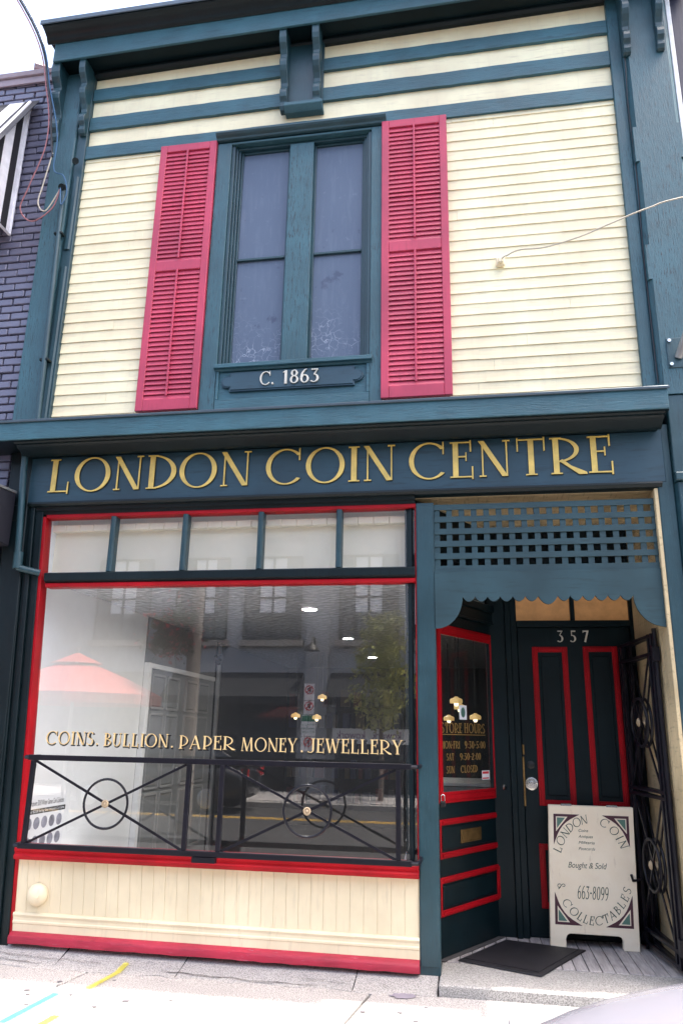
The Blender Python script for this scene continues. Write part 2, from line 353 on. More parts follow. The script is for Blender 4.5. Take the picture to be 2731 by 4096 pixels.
# ------------------------------------------------------------------ stroke lettering (own glyph shapes)
def arc(cx, cy, rx, ry, tx, ty, a0, a1, n=20):
    o = []; i = []
    for k in range(n+1):
        a = radians(a0+(a1-a0)*k/n)
        o.append((cx+rx*cos(a), cy+ry*sin(a))); i.append((cx+(rx-tx)*cos(a), cy+(ry-ty)*sin(a)))
    return o + i[::-1]
def bar2(x0, y0, x1, y1, w):
    dx, dy = x1-x0, y1-y0; l = sqrt(dx*dx+dy*dy); nx, ny = -dy/l*w/2, dx/l*w/2
    return [(x0+nx, y0+ny), (x0-nx, y0-ny), (x1-nx, y1-ny), (x1+nx, y1+ny)]
def hb(x0, x1, y0, y1): return [(x0, y0), (x1, y0), (x1, y1), (x0, y1)]
def dg(xa, xb, w, y0=1, y1=0): return [(xa, y0), (xa+w, y0), (xb+w, y1), (xb, y1)]
def glyph(ch, w, t, sf):
    """polygons of a capital of height 1, and its advance; w stem, t hairline, sf serif reach"""
    st = lambda x: [hb(x, x+w, 0, 1)]
    th = lambda x: [hb(x, x+t, 0, 1)]
    def se(x, wd, y): return [hb(x-sf, x+wd+sf, y, y+t*.9)] if sf else []
    top, bot = 1-t*.9, 0
    def ring(cx, cy, rx, ry): return [arc(cx, cy, rx, ry, w*.9, t, 0, 180), arc(cx, cy, rx, ry, w*.9, t, 180, 360)]
    x = sf
    if ch == 'L': return st(x)+se(x, w, top)+[hb(x-sf, x+.5, 0, t), hb(x+.5-t*.8, x+.5+t*.1, -.06, .3)], x+.56
    if ch == 'O': return ring(.5, .5, .5, .52), 1.0
    if ch == 'Q': return ring(.5, .5, .5, .52)+[bar2(.55, .2, .95, -.1, w)], 1.0
    if ch == 'N': return th(x+.02)+se(x+.02, t, bot)+[dg(x-.06, x+.62-w*.75, w, 1, 0)]+th(x+.62)+se(x+.62, t, top), x+.68+sf
    if ch == 'D': return st(x)+[arc(x+w*.5, .5, .66, .5, w*.95, t, -90, 90)]+se(x, w, top)+se(x, w, bot), x+.72
    if ch == 'C': return [arc(.52, .5, .52, .52, w*.9, t, 42, 318, 26), hb(.86, .86+t, .68, 1.03)], .95
    if ch == 'G': return [arc(.52, .5, .52, .52, w*.9, t, 42, 330, 26), hb(.8, .8+w, .0, .42)], .98
    if ch == 'I': return st(x)+se(x, w, top)+se(x, w, bot), x+w+sf
    if ch in 'EF':
        p = st(x)+[hb(x-sf, x+.46, 1-t, 1), hb(x+.46-t*.8, x+.46+.01, .72, 1.04), hb(x+w, x+.34, .58-t/2, .58+t/2), hb(x+.34-t*.6, x+.35, .46, .7)]
        return p+([hb(x-sf, x+.5, 0, t), hb(x+.5-t*.8, x+.51, -.05, .3)] if ch == 'E' else se(x, w, bot)), x+.54
    if ch == 'T': return st(x+.25)+[hb(x-.02, x+.5+w, 1-t, 1), hb(x-.03, x-.03+t, .66, 1.04), hb(x+.5+w-t*.3, x+.5+w+t*.7, .66, 1.04)]+se(x+.25, w, bot), x+.55+w
    if ch == 'R': return st(x)+[arc(x+w*.5, .66, .56, .34, w*.8, t, -90, 90), [(x+w, .32+t), (x+w+.08, .40), (x+.42, .22), (x+.78, .0+t), (x+.80, -.02), (x+.6, -.02)]]+se(x, w, top)+se(x, w, bot), x+.74
    if ch == 'P': return st(x)+[arc(x+w*.5, .6, .52, .4, w*.8, t, -90, 90)]+se(x, w, top)+se(x, w, bot), x+.6
    if ch == 'B': return st(x)+[arc(x+w*.5, .77, .38, .23, w*.8, t, -90, 90), arc(x+w*.5, .28, .48, .28, w*.8, t, -90, 90)]+se(x, w, top)+se(x, w, bot), x+.55
    if ch == 'S': return [arc(.3, .76, .27, .26, w*.8, t, 20, 270), arc(.28, .26, .3, .27, w*.85, t, -150, 90)], .62
    if ch == 'U': return [hb(x, x+w, .3, 1)]+[arc(x+.3, .3, .3, .31, w*.8, t, 180, 360), hb(x+.6-t, x+.6, .3, 1)]+se(x, w, top)+se(x+.6-t, t, top), x+.62+sf
    if ch == 'J': return [hb(x+.2, x+.2+w, .2, 1), arc(x+.05, .2, .15+w, .22, w*.8, t, -140, 0)]+se(x+.2, w, top), x+.28+w
    if ch == 'A': return [bar2(x, 0, x+.33, 1, t), bar2(x+.33, 1, x+.66, 0, w), hb(x+.12, x+.52, .3, .3+t)]+se(x, t*.5, bot)+se(x+.62, w*.5, bot), x+.72+sf
    if ch == 'M': return [bar2(x, 0, x+.08, 1, t), dg(x+.02, x+.36, w), bar2(x+.40, 0, x+.72, 1, t), bar2(x+.74, 1, x+.80, 0, w)]+se(x, t, bot)+se(x+.78, w*.6, bot), x+.88+sf
    if ch == 'Y': return [bar2(x+.02, 1, x+.32, .45, w), bar2(x+.62, 1, x+.34, .45, t), hb(x+.32-w/2, x+.32+w/2, 0, .48)]+se(x, w*.6, top)+se(x+.6, t, top)+se(x+.32-w/2, w, bot), x+.66+sf
    if ch == 'W': return [bar2(x, 1, x+.25, 0, w), bar2(x+.25, 0, x+.45, .9, t), bar2(x+.43, 1, x+.68, 0, w), bar2(x+.68, 0, x+.92, 1, t)]+se(x-.03, w, top)+se(x+.9, t, top), x+.95+sf
    if ch == 'V': return [bar2(x, 1, x+.32, 0, w), bar2(x+.32, 0, x+.64, 1, t)]+se(x, w*.6, top)+se(x+.62, t, top), x+.68+sf
    if ch == 'H': return st(x)+st(x+.52)+[hb(x+w, x+.52, .5, .5+t)]+se(x, w, top)+se(x, w, bot)+se(x+.52, w, top)+se(x+.52, w, bot), x+.52+w+sf
    if ch == '0': return ring(.28, .5, .28, .52), .56
    if ch == '1': return st(x+.1)+se(x+.1, w, bot)+[bar2(x, .85, x+.1+w*.5, .98, t)], x+.2+w
    if ch == '2': return [arc(.27, .72, .26, .29, w*.9, t, -10, 170), bar2(.46, .68, .06, .06, w*.9), hb(.0, .54, 0, t*1.5)], .56
    if ch == '3': return [hb(.03, .46, 1-t*1.4, 1), bar2(.44, .98, .2, .58, t), arc(.2, .3, .31, .31, w*.9, t, -140, 92)], .54
    if ch == '5': return [hb(.1, .48, 1-t*1.6, 1), hb(.1, .1+t, .55, 1), arc(.2, .3, .31, .31, w*.9, t, -140, 105)], .54
    if ch == '6': return [arc(.27, .3, .27, .31, w*.85, t, 0, 180), arc(.27, .3, .27, .31, w*.85, t, 180, 360), arc(.44, .36, .44, .68, w*.8, t, 95, 178)], .56
    if ch == '9': return [arc(.27, .7, .27, .31, w*.85, t, 0, 180), arc(.27, .7, .27, .31, w*.85, t, 180, 360), arc(.1, .64, .44, .68, w*.8, t, -85, -2)], .56
    if ch == '8': return [arc(.27, .77, .22, .24, w*.8, t, 0, 180), arc(.27, .77, .22, .24, w*.8, t, 180, 360), arc(.27, .28, .27, .29, w*.85, t, 0, 180), arc(.27, .28, .27, .29, w*.85, t, 180, 360)], .56
    if ch == '7': return [hb(.0, .5, 1-t*1.6, 1), bar2(.44, .97, .16, 0, w*.9), hb(.0, t*.8, .8, 1)], .52
    if ch == '.': return [arc(.09, .08, .08, .08, .078, .078, 0, 358, 10)], .2
    if ch == ':': return [hb(.04, .15, .1, .22), hb(.04, .15, .55, .67)], .2
    if ch == '-': return [hb(.02, .28, .42, .42+t*1.6)], .32
    if ch == '&': return [arc(.27, .76, .19, .22, w*.7, t, -60, 240), bar2(.15, .6, .62, 0, w*.9), arc(.25, .26, .27, .27, w*.8, t, 120, 370)], .66
    if ch == '$': return [arc(.3, .74, .27, .22, w*.8, t, 20, 270), arc(.28, .28, .3, .24, w*.85, t, -150, 90), hb(.27, .31, -.06, 1.06)], .6
    return [], .38
def text(mb, s, T, h, width=None, w=.15, t=.05, sf=.07, gap=.12, d0=0, th=.004, off=(0, 0), slant=0, x0=0, initial=1.0):
    items = []; x = 0
    for i, ch in enumerate(s):
        ps, adv = glyph(ch, w, t, sf if ch.isalpha() else 0); k = initial if i == 0 else 1
        items.append((x, ps, k)); x += adv*k+gap
    tot = x-gap; sx = (width/tot) if width else h
    n = 0
    for x, ps, k in items:
        for p in ps:
            q = [(x0+(x+px*k+slant*py)*sx+off[0], py*h*k+off[1]) for px, py in p]
            e = d0+(n % 6)*.00035; n += 1
            mb.poly(q, e, e+th, T)
    return tot*sx
def curved(mb, s, T, cx, cy, rx, ry, a0, a1, h, w=.1, t=.06, flip=False, th=.0015):
    """capitals set round an ellipse from angle a0 to a1 (degrees)"""
    adv = [glyph(c, w, t, .03)[1]+.18 for c in s]; tot = sum(adv); pos = 0; n = 0
    for c, ad in zip(s, adv):
        a = radians(a0+(a1-a0)*(pos+ad/2)/tot); pos += ad
        bx, by = cx+rx*cos(a), cy+ry*sin(a)
        ang = atan2(rx*sin(a), ry*cos(a)) - pi/2 if not flip else atan2(rx*sin(a), ry*cos(a)) + pi/2
        for p in glyph(c, w, t, .03)[0]:
            q = []
            for px, py in p:
                lx, ly = (px-(ad-.18)/2+.12*py)*h, py*h
                q.append((bx+lx*cos(ang)-ly*sin(ang), by+lx*sin(ang)+ly*cos(ang)))
            e = (n % 6)*.0003; n += 1
            mb.poly(q, e, e+th, T)
def small_text(name, s, T, h, m, parent, shear=.25, width=None, align=0):
    c = bpy.data.curves.new(name, 'FONT'); c.body = s; c.size = 1; c.shear = shear
    o = bpy.data.objects.new(name, c); COL.objects.link(o)
    dgr = bpy.context.evaluated_depsgraph_get(); me = bpy.data.meshes.new_from_object(o.evaluated_get(dgr))
    COL.objects.unlink(o); bpy.data.objects.remove(o)
    mb = MB(); xs = [v.co.x for v in me.vertices]; wd = max(xs)-min(xs); sx = width/wd if width else h/.7
    mb.v = [T((v.co.x-min(xs))*sx, v.co.y*h/.7, .0015) for v in me.vertices]; mb.f = [tuple(p.vertices) for p in me.polygons]
    return mb if parent is None else link(name, mb, m, parent)
front = lambda x, z, y: (lambda a, b, d: (x+a, y-d, z+b))

# ------------------------------------------------------------------ ground and street
g = MB(); g.box(-60, 60, -60, 60, -.6, -.12); structure(link('ground', g, M['asphalt']))
g = MB(); g.box(-40, 40, -13.0, -1.98, -.10, -.055); structure(link('road', g, M['asphalt']))
g = MB()
for y in (-10.62, -10.42): g.box(-40, 40, y-.05, y+.05, -.055, -.051)
structure(link('road_marking', g, plain('yellow_road_paint', (.5, .3, .04), .7, var=.3)))
SW = lambda y: .096+.02*(y+.2)
g = MB(); jx = [-12, -9.9, -8.05, -6.2, -4.36, -2.5, -.655, 1.2, 3.05, 5, 8, 12]
for a, b in zip(jx, jx[1:]):
    for ya, yb in ((-1.8, -.205),):
        sk = lambda x, y: x+.16*(y+.1)
        vs = [(sk(x+q, y), y, SW(y)-dz) for dz in (0, .1) for x, q in ((a, .008), (b, -.008)) for y in (ya+.006, yb)]
        g.add(vs, [(0, 1, 3, 2), (4, 6, 7, 5), (0, 4, 5, 1), (2, 3, 7, 6), (0, 2, 6, 4), (1, 5, 7, 3)])
structure(link('sidewalk', g, M['walk'], bevel=.006))
g = MB(); g.box(-40, 40, -1.79, 0.5, -.11, .045); structure(link('sidewalk_bed', g, M['gap']))
g = MB(); g.box(-40, 40, -1.975, -1.80, -.12, .062); structure(link('kerb', g, M['step'], bevel=.02))
# sloped apron at the foot of the front, cracked into uneven pieces
g = MB(); xs = [-6.0, -4.4, -2.78, -1.93, -.79, -.275]
for a, b in zip(xs, xs[1:]):
    n = max(3, int((b-a)/.12)); R = random.Random(int(a*50))
    top = [(a+.003+(b-a-.006)*k/n, .02, .166+.006*sin(a)) for k in range(n+1)]
    mid = [(a+.003+(b-a-.006)*k/n, -.13+R.uniform(-.006, .006), .118+R.uniform(-.003, .002)) for k in range(n+1)]
    edg = [(a+.003+(b-a-.006)*k/n, -.215+R.uniform(-.035, .012), .097+R.uniform(-.003, .003)) for k in range(n+1)]
    low = [(x, y-.004, z-.03) for x, y, z in edg]
    vs = top+mid+edg+low; q = n+1
    g.add(vs, [(r*q+k, r*q+k+1, (r+1)*q+k+1, (r+1)*q+k) for r in range(3) for k in range(n)])
structure(link('pavement_apron', g, M['apron'], smooth=True))
def decal(name, pts, wd, m, zf, seg=14):
    me = bpy.data.meshes.new(name); vs = []; fs = []; ed = []
    P0, P1 = Vector(pts[0]), Vector(pts[-1]); d = (P1-P0).normalized(); nn = Vector((-d.y, d.x))
    for k in range(seg+1):
        for j, (o, e) in enumerate(((-1, 0), (-.3, 1), (.3, 1), (1, 0))):
            f = k/seg; p = P0.lerp(P1, f)+nn*o*wd*(1.1 if 0 < k < seg else .7)
            vs.append((p.x, p.y, zf(p.y)+.004)); ed.append(e if 0 < k < seg else 0)
    for k in range(seg):
        for j in range(3): fs.append((k*4+j, k*4+j+1, k*4+j+5, k*4+j+4))
    me.from_pydata(vs, [], fs); at = me.attributes.new('edge', 'FLOAT', 'POINT')
    for i, v in enumerate(ed): at.data[i].value = v
    me.materials.append(m); o = bpy.data.objects.new(name, me); COL.objects.link(o); return structure(o)
AP = lambda y: .098+max(0, (y+.215))*.30 if y > -.215 else SW(y)
decal('paint_mark', [(-2.30, -.10), (-2.36, -.565)], .034, M['yellowp'], lambda y: max(AP(y), SW(y)) + .004)
decal('paint_mark', [(-2.50, -.62), (-2.56, -1.15)], .04, M['cyanp'], SW)
decal('paint_mark', [(-2.32, -.95), (-2.36, -1.35)], .04, M['yellowp'], SW)
def crack(pts, wd, zf, seed):
    R = random.Random(seed); g = MB(); q = []
    for (x0, y0), (x1, y1) in zip(pts, pts[1:]):
        n = max(2, int(sqrt((x1-x0)**2+(y1-y0)**2)/.03))
        for k in range(n): q.append((x0+(x1-x0)*k/n, y0+(y1-y0)*k/n+R.uniform(-.008, .008)))
    vs = []
    for x, y in q: h = wd*R.uniform(.25, 1); vs += [(x, y-h, zf(y)+.005), (x, y+h, zf(y)+.005)]
    g.add(vs, [(2*k, 2*k+2, 2*k+3, 2*k+1) for k in range(len(q)-1)]); structure(link('pavement_crack', g, M['gap']))
for n_, (pts_, wd_) in enumerate((([(-3.25, -.10), (-2.9, -.125), (-2.6, -.135), (-2.45, -.14)], .0035), ([(-3.2, -.16), (-3.05, -.175), (-2.85, -.185)], .005), ([(-2.05, -.17), (-1.8, -.185), (-1.55, -.195), (-1.25, -.20), (-1.0, -.20)], .005), ([(-1.12, -.14), (-1.0, -.15), (-.82, -.155)], .003), ([(-1.42, -.12), (-1.38, -.18)], .003), ([(-.62, -.14), (-.55, -.19), (-.50, -.20)], .003))): crack(pts_, wd_, AP, n_)
R = random.Random(8); g = MB()
for k in range(16): x, y = R.uniform(-3, .2), R.uniform(-1.1, -.33); r_ = R.uniform(.008, .018); g.poly([(x+r_*1.3*cos(a*pi/5)*R.uniform(.8, 1.1), y+r_*sin(a*pi/5)*R.uniform(.8, 1.1)) for a in range(10)], 0, .001, lambda a, b, d: (a, b, SW(b)+.003+d))
structure(link('gum_spot', g, plain('trodden_gum', (.12, .11, .12), .8)))
g = MB(); R = random.Random(31); g.poly([(-.47+.10*cos(a*pi/12)*R.uniform(.6, 1.1), -.245+.055*sin(a*pi/12)*R.uniform(.5, 1.2)) for a in range(24)], 0, .001, lambda a, b, d: (a, b, SW(b)+.004+d)); structure(link('pavement_patch', g, plain('dark_patch', (.22, .2, .24), .7)))

# ------------------------------------------------------------------ the shop building
B = thing('shop_building', (-1.0, .1, .16), 'old two storey wooden shop front in dark blue and cream with red shutters', 'shop')
X0, X1 = -3.44, 1.30
p = lambda name, mb, m, parent=B, bevel=.004, **k: link(name, mb, m, parent, bevel, **k)
# hidden body of the house
g = MB(); g.box(-3.74, 1.76, .10, 9.0, 3.46, 8.0); g.box(-3.74, -3.42, .10, 9.0, -.1, 3.46); g.box(1.30, 1.76, .10, 9.0, -.1, 3.46); g.box(-3.42, 1.30, 8.6, 9.0, -.1, 3.46)
p('house_body', g, M['dark'], bevel=0)
# siding: lapped boards, one mesh
def siding(x0, x1, name):
    g = MB(); R = random.Random(3); h = .0985; z = 4.02
    while z < 6.73:
        n = 24; cut = R.uniform(x0+.4, x1-.4)
        t, b = .0, -.0095
        for (a, c) in ((x0, cut-(.0012 if R.random() < .35 else .0002)), (cut+.0002, x1)):
            n = max(2, int((c-a)/.25)); dz = R.uniform(-.0018, .0018); dy = R.uniform(-.002, .001)
            bt = []; ms = []; tp = []
            for k in range(n+1):
                x = a+(c-a)*k/n; j = R.uniform(-.0013, .0013)
                bt.append((x, b+dy+R.uniform(-.001, .001), z+dz+j)); ms.append((x, b+dy+.004, z+dz+h*.35+j)); tp.append((x, -.002+dy*.3, z+dz+h+.002))
            bk = [(x, .03, zz) for x, y, zz in bt]; q = n+1
            vs = bk+bt+ms+tp
            g.add(vs, [(r*q+k, r*q+k+1, (r+1)*q+k+1, (r+1)*q+k) for r in range(3) for k in range(n)])
            for e in (0, n): g.add([bk[e], bt[e], ms[e], tp[e]], [(0, 1, 2, 3)])
        z += h
    p(name, g, M['cream'], bevel=0)
siding(X0, -2.13, 'siding'); siding(-.65, X1, 'siding')
g = MB(); g.box(X0, X1, .002, .099, 6.72, 7.86); p('frieze', g, M['cream'])
g = MB(); g.box(-3.42, 1.30, .0855, .099, 3.46, 6.72); p('sheathing', g, M['dark'], bevel=0)
for nm, z0, z1, s in (('frieze_board', 6.715, 6.85, .012), ('frieze_board', 7.035, 7.178, .045), ('frieze_board', 7.378, 7.51, .045)):
    for a, b in ((X0+.005, -1.515), (-1.19, X1-.02)) if z0 > 7 else ((X0-.0, X1-.02),):
        g = MB(); R = random.Random(int(z0*100+a)); n = 26
        up_, lo = [], []
        za = lambda x: s*(x-X0)/(X1-X0)
        for k in range(n+1):
            x = a+(b-a)*k/n
            up_.append((x, z1+za(x)+R.uniform(-.0025, .0025))); lo.append((x, z0+za(x)+R.uniform(-.003, .003)))
        q = n+1; vs = [(x, -.03, z) for x, z in lo]+[(x, -.03, z) for x, z in up_]+[(x, .02, z) for x, z in lo]+[(x, .02, z) for x, z in up_]
        fs = [(k, k+1, q+k+1, q+k) for k in range(n)]+[(q+k, q+k+1, 3*q+k+1, 3*q+k) for k in range(n)]+[(2*q+k, 2*q+k+1, k+1, k) for k in range(n)]
        fs += [(0, q, 3*q, 2*q), (n, q+n, 3*q+n, 2*q+n)]
        g.add(vs, fs); p(nm, g, M['trim'], bevel=0)
# top cornice: soffit, fascia, crown, metal cap
CX0, CX1, TL = -3.77, 1.95, .10
g = MB(); g.sweep([(-.25, 7.675), (-.225, 7.675), (-.225, 7.93), (-.25, 7.93), (-.25, 7.875)], CX0, CX1, TL); p('cornice', g, M['trim'])
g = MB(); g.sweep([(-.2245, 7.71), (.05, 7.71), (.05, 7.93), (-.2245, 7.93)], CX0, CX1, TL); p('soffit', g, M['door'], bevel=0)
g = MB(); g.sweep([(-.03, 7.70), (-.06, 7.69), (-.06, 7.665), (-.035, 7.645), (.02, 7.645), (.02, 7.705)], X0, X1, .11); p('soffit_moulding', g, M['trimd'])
g = MB(); g.sweep([(-.252, 7.876), (-.275, 7.885), (-.285, 7.90), (-.30, 7.93), (-.345, 7.955), (-.38, 7.965), (-.385, 7.985), (.05, 7.985), (.05, 7.93), (-.252, 7.93)], CX0-.07, CX1, .04); p('crown_moulding', g, M['trimd'], smooth=True)
g = MB(); g.sweep([(-.40, 7.975), (-.40, 8.025), (.09, 8.045), (.09, 7.99), (-.385, 7.99), (-.39, 7.972)], CX0-.085, CX1, .035); p('roof_flashing', g, plain('weathered_flashing', (.07, .1, .13), .45, .3))
# pilasters and corner boards
g = MB(); g.box(-3.76, -3.535, -.075, .10, 4.0, 7.69); p('corner_pilaster', g, M['trimw'], bevel=.01)
g = MB(); g.box(-3.534, -3.44, -.045, .10, 4.0, 7.68); g.sweep([(-3.525, -.046), (-3.50, -.062), (-3.47, -.062), (-3.455, -.046)], 4.0, 5.55, axis='z'); g.sweep([(-3.525, -.046), (-3.50, -.062), (-3.47, -.062), (-3.455, -.046)], 5.72, 6.5, axis='z'); p('corner_board', g, M['trimz'])
g = MB(); g.box(1.282, 1.375, -.045, .10, 4.0, 7.80); p('corner_board', g, M['trimw'])
g = MB()
for z0, z1 in ((4.0, 4.95), (5.25, 6.02), (6.35, 7.78)): g.sweep([(1.376, -.03), (1.376, -.05), (1.415, -.10), (1.72, -.10), (1.76, -.05), (1.76, .1), (1.376, .1)], z0, z1, axis='z')
for z0, z1 in ((4.95, 5.25), (6.02, 6.35)): g.sweep([(1.376, -.03), (1.385, -.10), (1.75, -.10), (1.76, .1), (1.376, .1)], z0, z1, axis='z')
p('corner_pilaster', g, M['trimw'], bevel=0)
g = MB(); g.box(1.7625, 1.80, -.055, -.02, 3.9, 7.9); p('caulk_strip', g, plain('white_caulk', (.75, .76, .78), .6))
# centre panel with chin block, scroll brackets
g = MB(); g.box(-1.515, -1.19, -.045, .0, 6.96, 7.74); p('bracket_panel', g, M['trimz'])
g = MB(); g.sweep([(-.0, 6.96), (-.12, 7.0), (-.12, 6.965), (-.07, 6.925), (.0, 6.925)], -1.525, -1.18); p('panel_block', g, M['trim'])
def bracket(x, wd, ztop, L=.74, yo=0):
    k = L/.74; fr = [(-.222, 0), (-.228, -.05), (-.226, -.11), (-.21, -.15), (-.175, -.19), (-.155, -.225), (-.158, -.255), (-.172, -.28), (-.176, -.31), (-.17, -.345), (-.15, -.385), (-.118, -.43), (-.098, -.47), (-.094, -.50), (-.108, -.525), (-.124, -.55), (-.13, -.585), (-.122, -.62), (-.10, -.645), (-.092, -.66), (-.10, -.675), (-.10, -.70), (-.085, -.73), (-.06, -.74), (-.03, -.74)]
    g = MB(); g.sweep([(y+yo, ztop+z*k) for y, z in fr]+[(-.03, ztop)], x-wd/2, x+wd/2); p('scroll_bracket', g, M['trimz'], bevel=.005)
bracket(-3.745, .085, 7.70, .8); bracket(-3.475, .062, 7.70, .75); bracket(-1.535, .066, 7.75, .81); bracket(-1.235, .066, 7.755, .80)
bracket(1.40, .06, 7.79, .72, -.05); bracket(1.665, .06, 7.79, .72, -.05)
# upstairs window
g = MB()
g.box(-2.135, -2.005, -.05, .09, 4.08, 6.69); g.box(-.745, -.645, -.05, .09, 4.08, 6.69)
g.box(-2.0045, -.7455, -.05, .09, 6.668, 6.69)
p('window_casing', g, M['trimw'])
wf = MB()
for a, b, y in ((-2.0045, -1.975, -.03), (-1.9745, -1.955, -.008), (-.775, -.7455, -.03), (-.795, -.7755, -.008)): wf.box(a, b, y, .085, 4.5, 6.667)
wf.box(-1.9545, -1.935, .012, .085, 4.5, 6.64); wf.box(-.8145, -.7955, .012, .085, 4.5, 6.64)
wf.box(-1.9545, -.7955, .0, .085, 6.6405, 6.667)
win = p('upper_window', wf, M['trimz'], bevel=.003)
g = MB(); g.box(-1.478, -1.262, -.012, .085, 4.47, 6.64); link('mullion', g, M['trimw'], win, .006)
for a, b in ((-1.9345, -1.4785), (-1.2615, -.815)):
    g = MB(); g.box(a+.018, b-.018, .055, .07, 4.47, 6.63); gp = link('window_pane', g, M['winblue'], win)
    g = MB(); g.box(a, a+.018, .035, .08, 4.5, 6.64); g.box(b-.018, b, .035, .08, 4.5, 6.64); g.box(a+.0185, b-.0185, .03, .08, 5.507, 5.53); g.box(a+.0185, b-.0185, .035, .08, 6.62, 6.64)
    link('sash', g, M['trimz'], win, .003)
g = MB(); g.sweep([(-.05, 6.705), (-.07, 6.71), (-.075, 6.728), (-.10, 6.738), (-.112, 6.755), (-.112, 6.768), (-.0, 6.778), (-.0, 6.705)], -2.145, -.615); link('window_cap', g, M['trimz'], win, .003)
g = MB(); g.sweep([(.02, 4.50), (-.085, 4.475), (-.085, 4.44), (-.06, 4.435), (-.05, 4.42), (.02, 4.42)], -2.018, -.722); link('sill', g, M['trim'], win, .003)
g = MB(); g.box(-2.0, -.745, -.035, .085, 4.06, 4.419); g.box(-2.0, -.745, -.055, -.0355, 4.06, 4.17); g.box(-2.0, -1.978, -.0545, -.0355, 4.171, 4.418); g.box(-.768, -.745, -.0545, -.0355, 4.171, 4.418)
link('apron_panel', g, M['trim'], win, .003)
def plq(m):
    a, b, z0, z1 = -1.955+m, -.79-m, 4.235+m, 4.405-m; r = .045
    zc = (z0+z1)/2; q = []
    for k in range(9): an = radians(-90+180*k/8); q.append((b-.05+.05*cos(an)*1.0, zc+(z1-z0)*.30*sin(an)))
    q += [(b-.07, zc+(z1-z0)*.30), (b-.07, z1), (a+.07, z1), (a+.07, zc+(z1-z0)*.30)]
    for k in range(9): an = radians(90+180*k/8); q.append((a+.05+.05*cos(an), zc+(z1-z0)*.30*sin(an)))
    q += [(a+.07, zc-(z1-z0)*.30), (a+.07, z0), (b-.07, z0), (b-.07, zc-(z1-z0)*.30)]
    return q
g = MB(); g.poly(plq(0), 0, .018, front(0, 0, -.036)); g.poly(plq(.012), .018, .025, front(0, 0, -.036)); dp = p('date_plaque', g, M['trimsign'], win, .003)
g = MB(); text(g, 'C.', front(-1.625, 4.272, -.0615), .115, .115, .15, .055, .07, .10, th=.012); link('lettering', g, M['silver'], dp); g = MB(); text(g, '1863', front(-1.435, 4.272, -.0615), .115, .295, .15, .055, .07, .10, th=.012); link('numerals', g, M['silver'], dp)
# shutters
def shutter(x0, x1, zb=4.10, zt=6.715):
    st, fr = .062, MB(); yf, yb = -.075, -.035
    fr.box(x0, x0+st, yf, yb, zb, zt); fr.box(x1-st, x1, yf, yb, zb, zt)
    for z0, z1 in ((zb, 4.20), (5.40, 5.495), (zt-.075, zt)): fr.box(x0+st+.0005, x1-st-.0005, yf+.001, yb, z0, z1)
    s = p('shutter', fr, M['shutter'], B, .004)
    for z0, z1, n in ((4.2005, 5.3995, 27), (5.4955, zt-.0755, 26)):
        g = MB(); h = (z1-z0)/n
        for k in range(n):
            zc = z0+h*(k+.5); t = random.uniform(-.02, .02) if random.random() > .06 else random.uniform(-.16, .06)
            ca, sa = cos(radians(73)+t), sin(radians(73)+t); w2, t2 = .0265, .003
            pr = [(-.059+ (i*w2)*ca - (j*t2)*sa*-1*-1, zc+(i*w2)*sa+(j*t2)*ca) for i, j in ((-1, -1), (1, -1), (1, 1), (-1, 1))]
            g.sweep(pr, x0+st-.002, x1-st+.002)
        link('louvres', g, M['shutter'], s)
        g = MB(); xm = (x0+x1)/2; g.box(xm-.008, xm+.008, -.088, -.076, z0+.02, z1+.01); link('tilt_rod', g, M['shutter'], s, .002)
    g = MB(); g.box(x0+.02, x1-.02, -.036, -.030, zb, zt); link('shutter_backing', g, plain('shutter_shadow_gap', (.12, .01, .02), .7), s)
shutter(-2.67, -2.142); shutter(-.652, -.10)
# lower cornice over the sign
LX0, LX1 = -3.95, 1.372
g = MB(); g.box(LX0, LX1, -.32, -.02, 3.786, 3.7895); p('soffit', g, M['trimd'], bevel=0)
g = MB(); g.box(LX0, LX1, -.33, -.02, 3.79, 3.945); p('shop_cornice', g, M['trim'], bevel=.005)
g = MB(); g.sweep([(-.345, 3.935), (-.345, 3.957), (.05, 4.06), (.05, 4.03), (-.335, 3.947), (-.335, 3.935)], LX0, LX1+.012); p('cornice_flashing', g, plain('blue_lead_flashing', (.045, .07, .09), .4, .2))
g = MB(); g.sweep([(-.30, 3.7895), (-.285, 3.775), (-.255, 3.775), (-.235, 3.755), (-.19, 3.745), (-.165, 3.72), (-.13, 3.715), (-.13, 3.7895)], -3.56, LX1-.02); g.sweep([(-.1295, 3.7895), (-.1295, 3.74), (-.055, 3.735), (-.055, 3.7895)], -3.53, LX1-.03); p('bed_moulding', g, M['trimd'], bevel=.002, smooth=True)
# sign board and its letters
g = MB(); g.box(-3.53, 1.37, -.055, .02, 3.352, 3.7345); sb = p('sign_board', g, M['trimsign'])
for word, a, b in (('LONDON', -3.352, -1.655), ('COIN', -1.54, -.535), ('CENTRE', -.437, 1.03)):
    g = MB(); text(g, word, front(a, 3.432, -.0555), .28, b-a, .138, .036, .07, .10, th=.012); o = link('sign_lettering', g, M['gold'], sb)
    g = MB(); text(g, word, front(a+.004, 3.428, -.0552), .28, b-a, .138, .036, .07, .10, th=.006); link('letter_edge', g, M['black'], sb)
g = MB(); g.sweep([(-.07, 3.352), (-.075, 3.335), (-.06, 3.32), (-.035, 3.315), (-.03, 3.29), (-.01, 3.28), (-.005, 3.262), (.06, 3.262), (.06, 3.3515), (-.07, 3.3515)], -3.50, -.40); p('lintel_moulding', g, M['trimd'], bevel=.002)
g = MB(); g.sweep([(-.07, 3.352), (-.075, 3.335), (-.055, 3.315), (.02, 3.31), (.02, 3.3515)], -.3995, 1.34); p('lintel_moulding', g, M['trimd'], bevel=.002)
